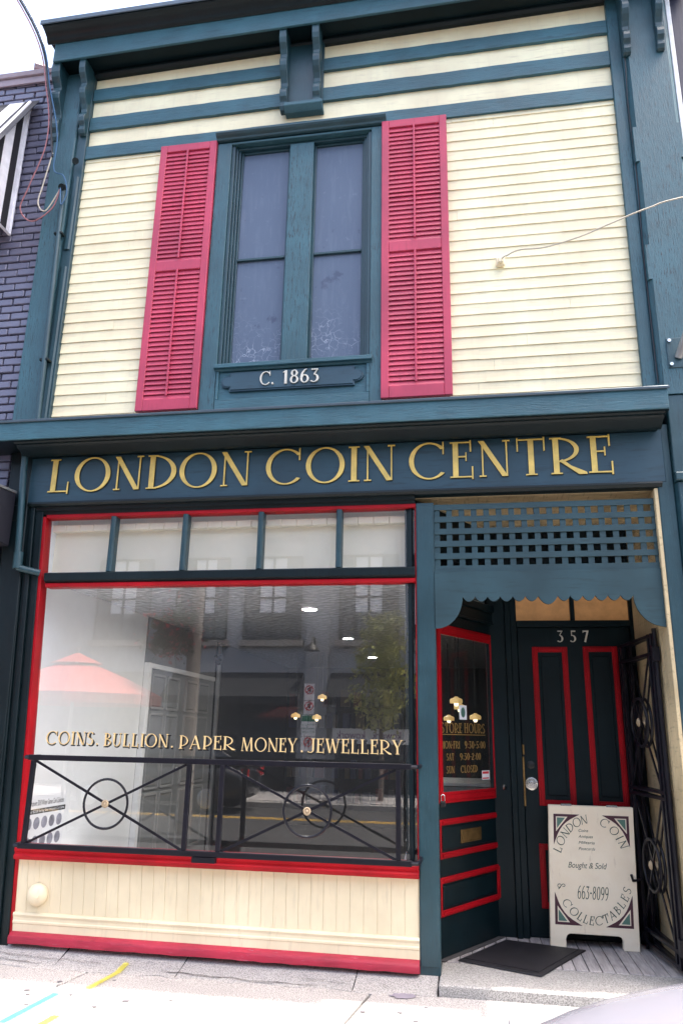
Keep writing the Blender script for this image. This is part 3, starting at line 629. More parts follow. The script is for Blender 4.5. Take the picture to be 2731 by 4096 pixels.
# lower pilasters
g = MB(); g.box(-3.72, -3.535, -.06, .10, .05, 3.788); g.box(-3.72, -3.56, -.075, -.0605, 3.2, 3.33); p('shop_pilaster', g, M['trimd'], bevel=.006)
g = MB()
for a, b, y in ((-3.534, -3.505, -.05), (-3.5045, -3.475, -.03), (-3.4745, -3.44, -.045), (-3.4395, -3.3785, -.02)): g.box(a, b, y, .10, .10, 3.351 if y > -.04 else 3.3515-.002)
p('frame_moulding', g, M['trimd'], bevel=.004)
g = MB(); g.box(1.31, 1.42, -.05, .099, -.05, 3.788); p('door_jamb', g, M['trimz'], bevel=.008)
g = MB(); g.sweep([(1.4205, -.035), (1.44, -.09), (1.76, -.09), (1.76, .099), (1.4205, .099)], -.05, 3.34, axis='z'); g.box(1.421, 1.76, -.12, .099, 3.341, 3.40); g.box(1.421, 1.76, -.09, .099, 3.4005, 3.995); p('shop_pilaster', g, M['trimz'], bevel=.006)
# post beside the door
g = MB(); g.box(-.392, -.262, -.012, .12, .152, 3.261); g.box(-.384, -.270, -.017, -.0125, .20, 3.24); pst = p('post', g, M['trimz'], bevel=.008)
# ---- the shop window
g = MB(); g.box(-3.378, -3.352, -.01, .09, .165, 3.245); g.box(-3.3515, -.393, -.006, .09, 3.233, 3.261); g.box(-.4015, -.3925, -.004, .09, .72, 3.2325)
g.sweep([(-.006, 2.667), (-.012, 2.675), (-.012, 2.692), (-.006, 2.70), (.09, 2.70), (.09, 2.667)], -3.3515, -.402)
sw = p('shop_window', g, M['redz'], bevel=.003)
g = MB(); g.sweep([(-.0, 2.7005), (-.026, 2.718), (-.026, 2.775), (.0, 2.785), (.09, 2.785), (.09, 2.7005)], -3.3515, -.402); link('transom_bar', g, M['trimd'], sw, .003)
for x in (-2.787, -2.187, -1.579, -.97):
    g = MB(); g.sweep([(x-.022, -.0), (x-.012, -.012), (x+.012, -.012), (x+.022, 0), (x+.022, .07), (x-.022, .07)], 2.7855, 3.2328, axis='z'); link('transom_mullion', g, M['trimz'], sw, .002)
tx = [-3.3515, -2.787, -2.187, -1.579, -.97, -.402]
for k in range(5):
    g = MB(); a = tx[k]+(.0225 if k else 0); b = tx[k+1]-(.0225 if k < 4 else 0); g.add([(a, .035, 2.786), (b, .035, 2.786), (b, .035, 3.2325), (a, .035, 3.2325)], [(0, 1, 2, 3)]); link('transom_pane', g, M['glass'], sw)
g = MB(); g.add([(-3.3515, .03, .80), (-.402, .03, .80), (-.402, .03, 2.6635), (-3.3515, .03, 2.6635)], [(0, 1, 2, 3)]); pane = link('plate_glass', g, M['glass'], sw)
g = MB(); g.sweep([(-.012, .705), (-.05, .71), (-.055, .735), (-.04, .75), (-.05, .765), (-.05, .785), (-.02, .803), (.09, .803), (.09, .705)], -3.3515, -.393); link('window_ledge', g, M['red'], sw, .003)
TW = front(0, 0, .0285)
for word, a, b, z, h in (('COINS', -3.155, -2.775, 1.492, .092), ('.', -2.755, -2.735, 1.492, .09), ('BULLION', -2.695, -2.197, 1.487, .092), ('.', -2.175, -2.155, 1.485, .09), ('PAPER', -2.114, -1.70, 1.48, .092), ('MONEY', -1.648, -1.24, 1.474, .092), ('.', -1.215, -1.195, 1.474, .09), ('JEWELLERY', -1.159, -.498, 1.475, .094)):
    wd = b-a if word != '.' else None
    g = MB(); text(g, word, front(a-.004, z-.006, .0292), h+.006, wd and wd+.010, .22, .10, .09, .10, th=.0008, off=(.007, -.005)); link('letter_outline', g, M['black'], pane)
    g = MB(); text(g, word, front(a, z, .0265), h, wd, .135, .05, .075, .10, th=.0008); link('window_lettering', g, M['goldp'], pane)
# stall riser
g = MB(); xb = -3.3515; i = 0; R = random.Random(5)
while xb < -.395:
    wd = .0895+R.uniform(-.001, .001); e = min(xb+wd-.0016, -.3935); g.box(xb, e, .0+R.uniform(-.0012, .0012), .06, .34, .7045); xb += wd
p('stall_riser', g, M['creamz'], bevel=.0012)
g = MB(); g.box(-3.3515, -.3935, .0045, .062, .2, .70); p('riser_backing', g, plain('cream_groove', (.66, .57, .40), .8), bevel=0)
g = MB(); g.sweep([(-.0, .368), (-.012, .365), (-.018, .352), (-.012, .335), (-.012, .318), (-.016, .312), (-.016, .30), (-.012, .294), (-.012, .24), (.019, .24), (.019, .372)], -3.3515, -.3935, -.006); p('riser_skirting', g, M['creamz'], bevel=.0015)
g = MB(); n = 40; R = random.Random(9); vs = []
prof = [(-.010, .250), (-.052, .228), (-.058, .214), (-.058, .182), (.0, .168), (.0, .250)]
for k in range(n+1):
    x = -3.355+(2.962)*k/n
    for i, (y, z) in enumerate(prof): vs.append((x, y+(R.uniform(-.002, .002) if 0 < i < 4 else 0), z-.012*k/n+(R.uniform(-.003, .003) if i in (2, 3) else 0)))
m_ = len(prof); g.add(vs, [(k*m_+i, (k+1)*m_+i, (k+1)*m_+(i+1) % m_, k*m_+(i+1) % m_) for k in range(n) for i in range(m_)]+[tuple(range(m_)), tuple(n*m_+i for i in range(m_))])
p('plinth', g, M['redw'], bevel=0, smooth=True)
g = MB(); g.lathe([(.074, 0), (.076, .012), (.072, .03), (.06, .048), (.04, .06), (.018, .066), (.003, .067)], (-3.055, 0.0, .483), 'y', 28); vd = p('vent_dome', g, M['creamz'], bevel=0, smooth=True)
g = MB(); g.add([(-3.045, -.062, .475), (-3.01, -.055, .478), (-3.012, -.055, .497), (-3.02, -.075, .475)], [(0, 1, 2), (0, 1, 3), (1, 2, 3), (0, 2, 3)]); link('vent_lip', g, M['creamz'], vd)
# step and porch floor
g = MB(); g.sweep([(-.205, .04), (-.205, .150), (-.196, .158), (.30, .158), (.30, .04)], -.268, 1.76); st_ = p('door_step', g, M['step'], bevel=.008)
for v in st_.data.vertices:
    if v.co.y < -.1: v.co.y += .006*sin(v.co.x*17)
g = MB(); x = -.40
while x < 1.30:
    wd = .083; g.box(x, min(x+wd-.005, 1.299), .302, 1.7, .08, .160+random.uniform(-.002, .002)); x += wd
p('porch_floor', g, M['plank'], bevel=.003)
g = MB(); g.box(-.4, 1.30, .301, 1.72, .03, .075); p('porch_joists', g, M['gap'], bevel=0)
# porch ceiling and side wall of beaded boards
g = MB(); y = .03
while y < 1.5: g.box(-.6, 1.305, y, y+.072, 3.31, 3.35); y += .075
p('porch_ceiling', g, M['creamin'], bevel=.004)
g = MB(); y = -.045
while y < 1.5: g.box(1.285, 1.3095, y, min(y+.067, 1.5), .16, 3.309); y += .07
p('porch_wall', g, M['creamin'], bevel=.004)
# lattice and scalloped valance over the porch
g = MB(); xa, xb = -.2615, 1.284
for k in range(6): z = 3.226-.0925*k+(0.0); g.box(xa, xb, -.004, .004, z-.022, z+.021)
for k in range(18):
    x = -.24+.0895*k-.0; g.box(x-.021, min(x+.021, xb), .005, .013, 2.70, 3.245)
p('lattice', g, M['valance'], bevel=.0015)
# left bracket curve: concave quarter, then scallops, then right quarter
pts = [(xa, 2.74), (xa, 2.33)]
for k in range(1, 12): a = radians(90*k/12); pts.append((-.255+.187*sin(a), 2.553-.222*cos(a)))
xs = -.066
sc_ = [(.0765, .035)]*6+[(.118, .058)]+[(.0735, .035)]*6
tot = sum(q[0] for q in sc_); kx = (1.086-xs)/tot
for wd, dp_ in sc_:
    wd *= kx
    for k in range(0, 9): pts.append((xs+wd*k/8, 2.555-dp_*sin(pi*k/8)**.8 if 0 < k < 8 else 2.555))
    xs += wd+.0002
for k in range(1, 12): a = radians(90*k/12); pts.append((1.088+.19*(1-cos(a)), 2.555-.215*sin(a)))
pts += [(xb, 2.335), (xb, 2.74)]
g = MB(); g.poly(pts, 0, .02, front(0, 0, .003)); p('scalloped_valance', g, M['valance'], bevel=.0015)
# ---- angled shop door
A0 = Vector((-.275, .295)); ud = (Vector((.174, 1.115))-A0).normalized(); nd = Vector((ud.y, -ud.x))
AD = lambda a, b, d: (A0.x+ud.x*a+nd.x*d, A0.y+ud.y*a+nd.y*d, b)     # a along the door, b height, d out of it
def abox(mb, a0, a1, b0, b1, d0, d1): mb.box(a0, a1, d0, d1, b0, b1, T=lambda x, y, z: AD(x, z, y))
g = MB(); abox(g, -.32, -.02, .16, 3.31, -.06, .0); abox(g, .965, 1.02, .16, 3.31, -.06, .0); abox(g, -.0195, .9645, 2.52, 2.60, -.06, .01); abox(g, -.0195, .9645, 2.95, 3.31, -.06, 0)
abox(g, 1.0, 1.04, .16, 3.31, .0005, .02); abox(g, -.0195, .9645, 2.601, 2.66, -.06, .03); abox(g, -.0195, .9645, 2.50, 2.5195, -.05, .02)
p('shop_door_frame', g, M['door'])
g = MB(); abox(g, -.0195, .9645, 2.661, 2.949, -.03, -.025); p('shop_door_transom', g, M['glassd'], bevel=0)
g = MB(); abox(g, -.018, .045, .165, 2.498, -.055, -.008); abox(g, .93, .963, .165, 2.498, -.055, -.008); abox(g, .0455, .9295, 2.42, 2.498, -.055, -.008); abox(g, .0455, .9295, .165, 1.14, -.055, -.012)
sdoor = p('shop_door', g, M['door'])
def redframe(parent, T, a0, a1, b0, b1, wd, d=.018, sides='LRTB', m='redz'):
    g = MB()
    def bb(x0, x1, z0, z1):
        g.poly([(x0, z0), (x1, z0), (x1, z1), (x0, z1)], 0, d*.55, T)
        iw = min(x1-x0, z1-z0)*.28; g.poly([(x0+iw, z0+iw), (x1-iw, z0+iw), (x1-iw, z1-iw), (x0+iw, z1-iw)], d*.55, d, T)
    if 'L' in sides: bb(a0, a0+wd, b0, b1)
    if 'R' in sides: bb(a1-wd, a1, b0, b1)
    xa_ = a0+wd+.0005 if 'L' in sides else a0; xb_ = a1-wd-.0005 if 'R' in sides else a1
    if 'T' in sides: bb(xa_, xb_, b1-wd, b1)
    if 'B' in sides: bb(xa_, xb_, b0, b0+wd)
    return link('red_moulding', g, M[m], parent, .002)
T1 = lambda a, b, d: AD(a, b, d-.012)
redframe(sdoor, T1, .0, .935, 1.142, 2.418, .075)
redframe(sdoor, T1, .0, .91, .78, 1.037, .04); redframe(sdoor, T1, .0, .89, .417, .663, .04)
g = MB(); abox(g, .0705, .8595, 1.2175, 2.3425, -.03, -.026); link('door_glass', g, M['glassd'], sdoor)
for z0, z1 in ((.84, .98), (.475, .605)):
    g = MB(); abox(g, .06, .85 if z0 > .6 else .83, z0-.005, z1+.005, -.0115, -.004); link('door_panel', g, M['door'], sdoor, .006)
g = MB(); abox(g, .30, .60, .862, .952, -.0035, .006); abox(g, .32, .58, .88, .935, .0065, .011); link('mail_slot', g, M['brass'], sdoor, .003)
g = MB(); c = Vector(AD(.915, 1.222, 0)); nn = Vector((nd.x, nd.y, 0))
g.tube([c, c+nn*.012, c+nn*.013, c+nn*.04, c+nn*.042, c+nn*.05, c+nn*.062, c+nn*.07], [.028, .028, .012, .012, .02, .028, .026, .01], 16); link('door_knob', g, M['steel'], sdoor, smooth=True); g = MB(); c2 = Vector(AD(.93, 1.53, 0)); g.tube([c2, c2+nn*.02, c2+nn*.022, c2+nn*.03], [.024, .024, .016, .014], 16)
link('lock_cylinder', g, M['steel'], sdoor, smooth=True)
g = MB(); abox(g, .93, .962, 1.35, 1.42, -.0075, -.001); link('door_hinge', g, M['brass'], sdoor)
g = MB(); abox(g, .0, .96, .158, .1645, -.05, .03); link('threshold', g, M['gap'], sdoor)
TG = lambda a, b, d: AD(a, b, d-.0255)
def dline(s, a0, a1, z, h): g = MB(); text(g, s, lambda a, b, d: TG(a0+a, z+b, d), h, a1-a0, .17, .07, .07, .12, th=.0006); link('door_lettering', g, M['goldd'], sdoor)
dline('STORE', .095, .396, 1.626, .072); dline('HOURS', .433, .762, 1.628, .072)
g = MB(); g.poly([(.090, 1.612), (.765, 1.612), (.765, 1.617), (.090, 1.617)], 0, .001, TG); link('door_lettering', g, M['goldd'], sdoor)
dline('MON-FRI', .087, .36, 1.515, .052); dline('9:30-5:00', .434, .759, 1.515, .052)
dline('SAT', .165, .268, 1.431, .049); dline('9:30-2:00', .36, .68, 1.431, .049)
dline('SUN', .16, .271, 1.341, .05); dline('CLOSED', .368, .621, 1.341, .05)
g = MB(); g.poly([(.364, 1.726), (.477, 1.726), (.477, 1.832), (.364, 1.832)], 0, .001, TG); sk_ = link('window_sticker', g, M['paper'], sdoor)
g = MB(); g.poly([(.42+.032*cos(k*pi/8), 1.779+.038*sin(k*pi/8)) for k in range(16)], .0012, .0016, TG); link('sticker_emblem', g, M['sage'], sk_)
g = MB(); g.poly([(.693, 1.281), (.815, 1.281), (.815, 1.349), (.693, 1.349)], 0, .001, TG); sk2 = link('window_sticker', g, M['paper'], sdoor)
g = MB(); g.poly([(.70, 1.325), (.80, 1.325), (.80, 1.342), (.70, 1.342)], .0012, .0016, TG); g.poly([(.70, 1.288), (.80, 1.288), (.80, 1.297), (.70, 1.297)], .0012, .0016, TG); link('sticker_band', g, M['signred'], sk2)
# ---- back wall of the porch with door 357
DY = 1.09; K = (DY+5.47)/(.95+5.47); dx = lambda x: x*K; dz = lambda z: 1.6+(z-1.6)*K
g = MB(); L_, R_ = dx(.352), dx(1.225)
g.box(.10, L_-.10, DY-.03, DY+.1, .16, 3.309); g.box(L_-.0995, L_-.055, DY-.055, DY+.1, .16, 2.95); g.box(L_-.0545, L_-.004, DY-.035, DY+.1, .16, 2.95)
g.box(R_+.004, 1.2845, DY-.035, DY+.1, .16, 3.309); g.box(L_-.004, R_+.004, DY-.05, DY+.1, dz(2.465), dz(2.515)); g.box(L_-.1, R_+.0035, DY-.03, DY+.1, dz(2.73), 3.309); g.box(dx(.775), dx(.81), DY-.045, DY+.1, dz(2.516), dz(2.73)-.0005)
p('porch_back_wall', g, M['door'])
g = MB(); tp_ = plain('amber_lit_pane', (.42, .23, .10), .35, emit=(.55, .27, .1), estr=.05, var=.25)
g.box(L_-.003, R_+.003, DY+.0, DY+.01, dz(2.516), dz(2.73)-.001); p('porch_transom_pane', g, tp_, bevel=0)
g = MB(); g.box(L_, R_, DY, DY+.045, .165, dz(2.464)); hd = p('street_door', g, M['door'])
TD = lambda a, b, d: (a, DY-d, b)
redframe(hd, TD, dx(.463), dx(.738), dz(1.105), dz(2.308), .044); redframe(hd, TD, dx(.858), dx(1.122), dz(1.105), dz(2.312), .044)
redframe(hd, TD, dx(.443), dx(.718), dz(.392), dz(.836), .044); redframe(hd, TD, dx(.838), dx(1.102), dz(.392), dz(.836), .044)
for a, b, z0, z1 in ((.528, .673, 1.18, 2.235), (.923, 1.057, 1.18, 2.235), (.508, .653, .46, .77), (.903, 1.037, .46, .77)):
    g = MB(); g.box(dx(a), dx(b), DY-.01, DY-.0005, dz(z0), dz(z1)); link('door_panel', g, M['door'], hd, .008)
g = MB(); text(g, '3 5 7', TD, dz(2.437)-dz(2.345), dx(.915)-dx(.67), .17, .07, .05, .10, th=.006, x0=0); g.v = [(x+dx(.668), y, z+dz(2.347)) for x, y, z in g.v]; link('house_numerals', g, M['silver'], hd)
g = MB(); g.lathe([(.048, 0), (.048, .006), (.036, .008), (.034, .012), (.02, .013), (.018, .02)], (dx(.410), DY, dz(1.262)), 'y'); link('lock_cylinder', g, M['steel'], hd, smooth=True)
g = MB(); g.lathe([(.03, 0), (.03, .008), (.02, .012), (.01, .013)], (dx(.412), DY, dz(1.40)), 'y'); link('deadbolt', g, M['black'], hd, smooth=True)
g = MB(); g.box(dx(.347), dx(.362), DY-.0365, DY-.0005, dz(1.10), dz(1.46)); link('lock_guard', g, M['brass'], hd, .002)
g = MB(); g.box(dx(.352), dx(.366), DY-.0367, DY-.0005, dz(1.475), dz(1.55)); link('strike_plate', g, M['brass'], hd, .002)
# wire pulled behind lattice: small hexagonal netting
g = MB(); r = .022
for j in range(10):
    for i in range(40):
        cx_, cz_ = -.24+i*r*1.732+(j % 2)*r*.866, 2.76+j*r*1.5
        if cx_ > 1.26 or cz_ > 3.06: continue
        q = [(cx_+r*cos(radians(30+60*k)), .022, cz_+r*sin(radians(30+60*k))) for k in (0, 1, 2, 3)]
        g.tube(q, .0009, 3, False)
p('wire_netting', g, M['iron'], bevel=0)
# ---- the room behind the glass
g = MB(); g.box(-3.4195, -3.36, .0905, 2.12, .15, 3.45); p('side_wall', g, M['white'], bevel=0)
g = MB(); g.box(-3.4195, -3.33, 4.32, 8.6, .15, 3.45); g.box(-3.33, .3, 8.3, 8.6, .15, 3.45); g.box(.30, .34, 1.22, 8.3, .15, 3.45); p('room_wall', g, M['dark'], bevel=0)
g = MB(); g.box(-3.42, .3, .0905, 8.6, .08, .15); p('room_floor', g, M['ifloor'], bevel=0)
g = MB(); g.box(-3.36, .30, .80, 8.3, 2.75, 2.80); g.box(-3.36, -.40, .095, .7995, 2.74, 2.76); p('tin_ceiling', g, M['tin'], bevel=0)
g = MB(); g.box(-3.36, -.36, .16, .20, 2.7605, 3.40); p('bulkhead', g, M['box'], bevel=0)
g = MB(); x = -3.36
while x < -.36: g.box(x, x+.117, .095, .159, 3.145, 3.2); x += .12
p('bulkhead_ceiling', g, M['box'], bevel=.004)
g = MB(); g.box(-.3705, -.34, .125, .80, .15, 3.3); p('post_return', g, M['box'], bevel=0)
g = MB(); g.box(-3.36, -.40, .0905, 1.10, .55, .60); p('display_deck', g, M['white'], bevel=0)  # unseen deck, made white and deep to bounce daylight onto the side wall
g = MB(); g.box(-3.4195, -3.345, 2.125, 4.32, .15, 3.4); idr = p('inner_door', g, M['greyd'], bevel=0)
for y0 in (2.25, 3.25):
    g = MB()
    for a in (0, .42):
        for z0, z1 in ((.35, .95), (1.05, 1.75), (1.85, 2.15)): g.box(-3.3445, -3.33, y0+.06+a, y0+.38+a, z0, z1)
    link('door_panel', g, M['greyd'], idr, .012)
    g = MB()
    for a in (0, .42):
        for z0, z1 in ((.35, .95), (1.05, 1.75), (1.85, 2.15)):
            q = (y0+.045+a, y0+.395+a)
            for b in q: g.box(-3.3446, -3.322, b-.012, b+.012, z0-.02, z1+.02)
            for z in (z0-.02, z1+.02): g.box(-3.3446, -3.323, q[0]+.0125, q[1]-.0125, z-.012, z+.012)
    link('panel_moulding', g, M['greyl'], idr)
g = MB(); g.lathe([(.02, 0), (.012, .02), (.03, .04), (.02, .065)], (-3.345, 3.1, 1.2), 'x'); link('door_knob', g, M['steel'], idr, smooth=True)
g = MB(); g.box(-3.33, -3.29, 4.34, 4.40, .15, 2.7); p('door_track', g, M['alu'])
g = MB(); g.box(-3.3595, -3.30, 2.121, 2.19, .15, 2.28); g.box(-3.3445, -3.31, 2.1905, 4.25, 2.23, 2.28); p('inner_door_casing', g, M['white'])

# ------------------------------------------------------------------ pipes and wires on the front
g = MB(); g.tube([(-3.555, -.12, 6.30), (-3.548, -.12, 6.2), (-3.49, -.12, 4.02)], .022, 12); cp = p('conduit_pipe', g, M['trimz'], bevel=0, smooth=True)
for z in (5.85, 4.6): 
    g = MB(); x = -3.555+.065*(6.3-z)/2.28; g.box(x-.04, x+.04, -.135, -.07, z-.012, z+.012); link('pipe_clip', g, M['trimd'], cp, .004)
g = MB(); g.tube([(-3.56, -.13, 6.33), (-3.55, -.16, 6.31)], [.035, .03], 12); g.tube([(-3.50, -.09, 6.63), (-3.46, -.14, 6.60)], [.022, .03], 12); link('weather_cap', g, M['trimd'], cp, smooth=True)
g = MB(); g.tube([(-3.552, -.13, 3.77), (-3.548, -.125, 3.6), (-3.505, -.105, 2.86)], .026, 12); g.tube([(-3.503, -.105, 2.93), (-3.50, -.104, 2.80)], .036, 12); g.tube([(-3.50, -.104, 2.81), (-3.42, -.09, 2.79), (-3.34, -.04, 2.775)], .026, 12); p('downpipe', g, M['trimz'], bevel=0, smooth=True)
def cable(pts, r, m, label, name='cable', grp=None):
    # smooth through the given points
    P_ = [Vector(q) for q in pts]; out = []
    for i in range(len(P_)-1):
        a, b, c, d = P_[max(i-1, 0)], P_[i], P_[i+1], P_[min(i+2, len(P_)-1)]
        for k in range(8):
            t = k/8; out.append(.5*((2*b)+(-a+c)*t+(2*a-5*b+4*c-d)*t*t+(-a+3*b-3*c+d)*t**3))
    out.append(P_[-1]); g = MB(); g.tube(out, r, 6); return tag(link(name, g, m, smooth=True), label, 'cable', grp)
cable([(-4.75, -.9, 9.3), (-4.02, -.30, 8.15), (-3.78, -.22, 7.35), (-3.70, -.2, 6.85), (-3.66, -.2, 6.62)], .010, M['wirek'], 'black service cable dropping from the sky past the left end of the cornice')
cable([(-4.77, -.92, 9.3), (-4.04, -.31, 8.14), (-3.80, -.22, 7.34), (-3.74, -.2, 6.8), (-3.86, -.18, 6.35), (-3.93, -.16, 6.12), (-3.80, -.15, 5.98), (-3.62, -.15, 6.10), (-3.57, -.15, 6.30)], .0065, M['wirer'], 'dull red wire looping down to the pipe mouth on the left pilaster')
cable([(-4.73, -.9, 9.3), (-4.00, -.30, 8.15), (-3.76, -.22, 7.34), (-3.64, -.2, 6.85), (-3.64, -.18, 6.5), (-3.54, -.17, 6.42), (-3.49, -.16, 6.25), (-3.53, -.16, 6.12), (-3.56, -.16, 6.30)], .0065, M['wireb'], 'blue wire looping down to the pipe mouth on the left pilaster')
cable([(-3.66, -.2, 6.66), (-3.73, -.17, 6.35), (-3.76, -.16, 6.16), (-3.68, -.15, 6.08), (-3.57, -.15, 6.29)], .006, M['wirew'], 'pale wire loop hanging just left of the pipe mouth on the left pilaster')
wt = thing('wall_anchor', (.30, -.03, 5.25), 'small cream anchor block screwed to the cream siding right of the shutter', 'anchor')
g = MB(); g.box(.265, .335, -.045, -.012, 5.21, 5.285); g.box(.28, .32, -.075, -.0455, 5.22, 5.27); link('anchor_block', g, M['creamz'], wt, .008)
g = MB(); g.tube([(.31, -.08, 5.245), (.33, -.10, 5.25), (.36, -.10, 5.26)], .006, 6); link('hook', g, M['steel'], wt, smooth=True)
cable([(.34, -.10, 5.25), (.44, -.13, 5.276), (.64, -.16, 5.262), (.90, -.19, 5.31), (1.12, -.22, 5.38), (1.40, -.26, 5.46), (1.75, -.32, 5.50), (3.5, -.6, 5.55)], .006, M['wirew'], 'white cable stretched from the siding anchor across the right pilaster')
cable([(1.372, -.065, 7.9), (1.385, -.09, 7.1), (1.376, -.07, 6.6), (1.385, -.07, 5.9), (1.377, -.06, 5.2), (1.38, -.07, 4.1)], .005, M['wirek'], 'thin dark cable running down the right corner board')
fb = thing('pole_bracket', (1.52, -.09, 4.3), 'grey steel flagpole bracket bolted to the right pilaster', 'bracket')
g = MB(); g.box(1.455, 1.60, -.108, -.0905, 4.20, 4.44); link('base_plate', g, M['trimz'], fb, .004)
g = MB(); g.tube([(1.53, -.108, 4.28), (1.60, -.30, 4.50), (1.66, -.42, 4.66)], .028, 12); link('socket', g, M['pole'], fb, smooth=True)
for x, z in ((1.475, 4.225), (1.475, 4.415), (1.58, 4.225)):
    g = MB(); g.tube([(x, -.105, z), (x, -.125, z)], .014, 6); link('bolt', g, M['steel'], fb)

# ------------------------------------------------------------------ window guard rail
GY = -.24
gr = thing('window_guard_rail', (-1.75, GY, .82), 'black iron guard rail with two ringed crosses in front of the shop window', 'railing')
g = MB()
for z in (1.405, .828): g.box(-3.115, -.42, GY-.013, GY+.013, z-.018, z+.018)
link('rail_bar', g, M['iron'], gr, .003)
for z in (1.405, .828):
    for x, s in ((-3.115, -1), (-.42, 1)):
        g = MB(); g.tube([(x-.005*s, GY, z), (x+.03*s, GY+.012, z), (x+.042*s, GY+.05, z), (x+.042*s, -.02, z)], .014, 8); link('wall_return', g, M['iron'], gr, smooth=True)
for x in (-3.075, -1.925, -1.69, -.505):
    g = MB(); g.box(x-.016, x+.016, GY-.014, GY+.014, .8465, 1.3865); link('upright', g, M['iron'], gr, .003)
g = MB(); g.box(-1.86, -1.70, GY-.02, GY+.02, .776, .8095); link('support_clip', g, M['iron'], gr)
for a, b in ((-3.059, -1.941), (-1.674, -.521)):
    c = ((a+b)/2, 1.1165); r = .158
    g = MB(); g.bar((a, GY-.004, 1.386), (b, GY-.004, .847), .016, .010); link('cross_bar', g, M['iron'], gr)
    g = MB(); g.bar((a, GY+.007, .847), (b, GY+.007, 1.386), .016, .010); link('cross_bar', g, M['iron'], gr)
    g = MB(); g.tube([(c[0]+r*cos(2*pi*k/40), GY-.012, c[1]+r*sin(2*pi*k/40)) for k in range(41)], .0085, 8, False); link('ring', g, M['iron'], gr, smooth=True)
    g = MB()
    for k in range(16): t = 2*pi*k/16; g.lathe([(.007, 0), (.008, .006), (.002, .012)], (c[0]+.019*cos(t), GY-.016, c[1]+.019*sin(t)), 'y', 6)
    g.lathe([(.02, 0), (.02, .006), (.009, .008), (.009, .014), (.002, .018)], (c[0], GY-.016, c[1]), 'y', 14); link('rosette', g, M['rosette'], gr)

# ------------------------------------------------------------------ folding security gate inside the porch
sg = thing('security_gate', (1.24, .28, .17), 'black iron folding gate with ringed crosses folded back along the porch wall', 'gate')
def gate_leaf(x0, y0, x1, y1, off):
    a = Vector((x0, y0, 0)); b = Vector((x1, y1, 0)); u = (b-a).normalized(); Ld = (b-a).length; n_ = Vector((-u.y, u.x, 0))
    G = lambda s, z, d=0: a+u*s+n_*(d+off)+Vector((0, 0, z))
    g = MB()
    for s0 in (.012, .075, Ld-.075, Ld-.012): g.bar(G(s0, .20), G(s0, 2.33), .024, .024, n_)
    for z in (.215, .30, 1.22, 1.26, 2.19, 2.315): g.bar(G(.0, z, .0005), G(Ld, z, .0005), .022, .022, n_)
    lf = link('gate_leaf', g, M['iron'], sg, .002)
    for z0, z1 in ((.31, 1.21), (1.27, 2.18)):
        zc = (z0+z1)/2; m_ = Ld/2; h = MB()
        h.bar(G(.085, z0, -.004), G(Ld-.085, z1, -.004), .016, .010, n_); h.bar(G(.085, z1, .006), G(Ld-.085, z0, .006), .016, .010, n_); link('cross_bar', h, M['iron'], lf)
        h = MB(); h.tube([G(m_+.17*cos(2*pi*k/32), zc+.17*sin(2*pi*k/32), .012) for k in range(33)], .011, 8, False); link('ring', h, M['iron'], lf, smooth=True)
        h = MB(); c = G(m_, zc, .02); h.tube([c, c+n_*.008, c+n_*.016], [.032, .026, .006], 12); link('rosette', h, M['rosette'], lf)
gate_leaf(1.245, .27, 1.150, 1.02, 0)
gate_leaf(1.262, .27, 1.215, 1.03, 0)
g = MB()
for z in (.34, 2.18): g.box(1.225, 1.275, .20, .265, z-.05, z+.05)
g.tube([(1.255, .235, .17), (1.255, .235, 2.36)], .016, 8); link('hinge_post', g, M['iron'], sg, .003)
g = MB(); g.tube([(1.16, .93, .62), (1.09, .88, .62), (1.08, .87, .66)], .01, 6); g.tube([(1.165, .95, .165), (1.165, .95, .9)], .012, 6); link('drop_bolt', g, M['iron'], sg, smooth=True)
pl = thing('padlock', (-.243, .06, 1.17), 'small black padlock with steel shackle hanging beside the shop door edge', 'padlock')
g = MB(); g.box(-.258, -.218, .13, .155, 1.135, 1.175); link('lock_body', g, M['black'], pl, .006)
g = MB(); g.tube([(-.25+.012*0-.0+.0, .142, 1.175), (-.25, .142, 1.205)]+[(-.238-.012*cos(pi*k/8), .142, 1.205+.012*sin(pi*k/8)) for k in range(1, 8)]+[(-.226, .142, 1.205), (-.226, .142, 1.175)], .0035, 6); link('shackle', g, M['steel'], pl, smooth=True)

# ------------------------------------------------------------------ sandwich board
ab = thing('sandwich_board', (.79, .88, .16), 'cream wooden sandwich board lettered in green leaning at the blue street door', 'sign board')
AW, AH = .613, .955; ta = atan2(.075, AH)
def AB(a, b, d): return (.484+a+.045*b, .875-.02*a+b*sin(ta)-d*cos(ta), .161+b*cos(ta))
def board(off, pr=None):
    q = [(0, 0), (.11, 0), (.11, .055)]+[(.145-.035*cos(pi/2*k/5), .055+.035*sin(pi/2*k/5)) for k in range(1, 6)]+[(AW-.145+.035*sin(pi/2*k/5), .055+.035*cos(pi/2*k/5)) for k in range(0, 6)]+[(AW-.11, .0), (AW, 0), (AW, AH), (0, AH)]
    g = MB(); g.poly(q, -.008, .008, lambda a, b, d: AB(a, b, d+off)); return link('front_board' if off == 0 else 'back_board', g, M['aboard'], ab, .003)
fbd = board(0); board(-.045)
for a in (.13, .46):
    g = MB(); g.poly([(a-.04, AH-.004), (a+.04, AH-.004), (a+.04, AH+.012), (a-.04, AH+.012)], -.050, .010, AB); link('strap_hinge', g, M['steel'], ab, .002)
TB = lambda a, b, d: AB(a, b, d+.0082)
ca, cb, era, erb = AW/2, .525, .30, .365
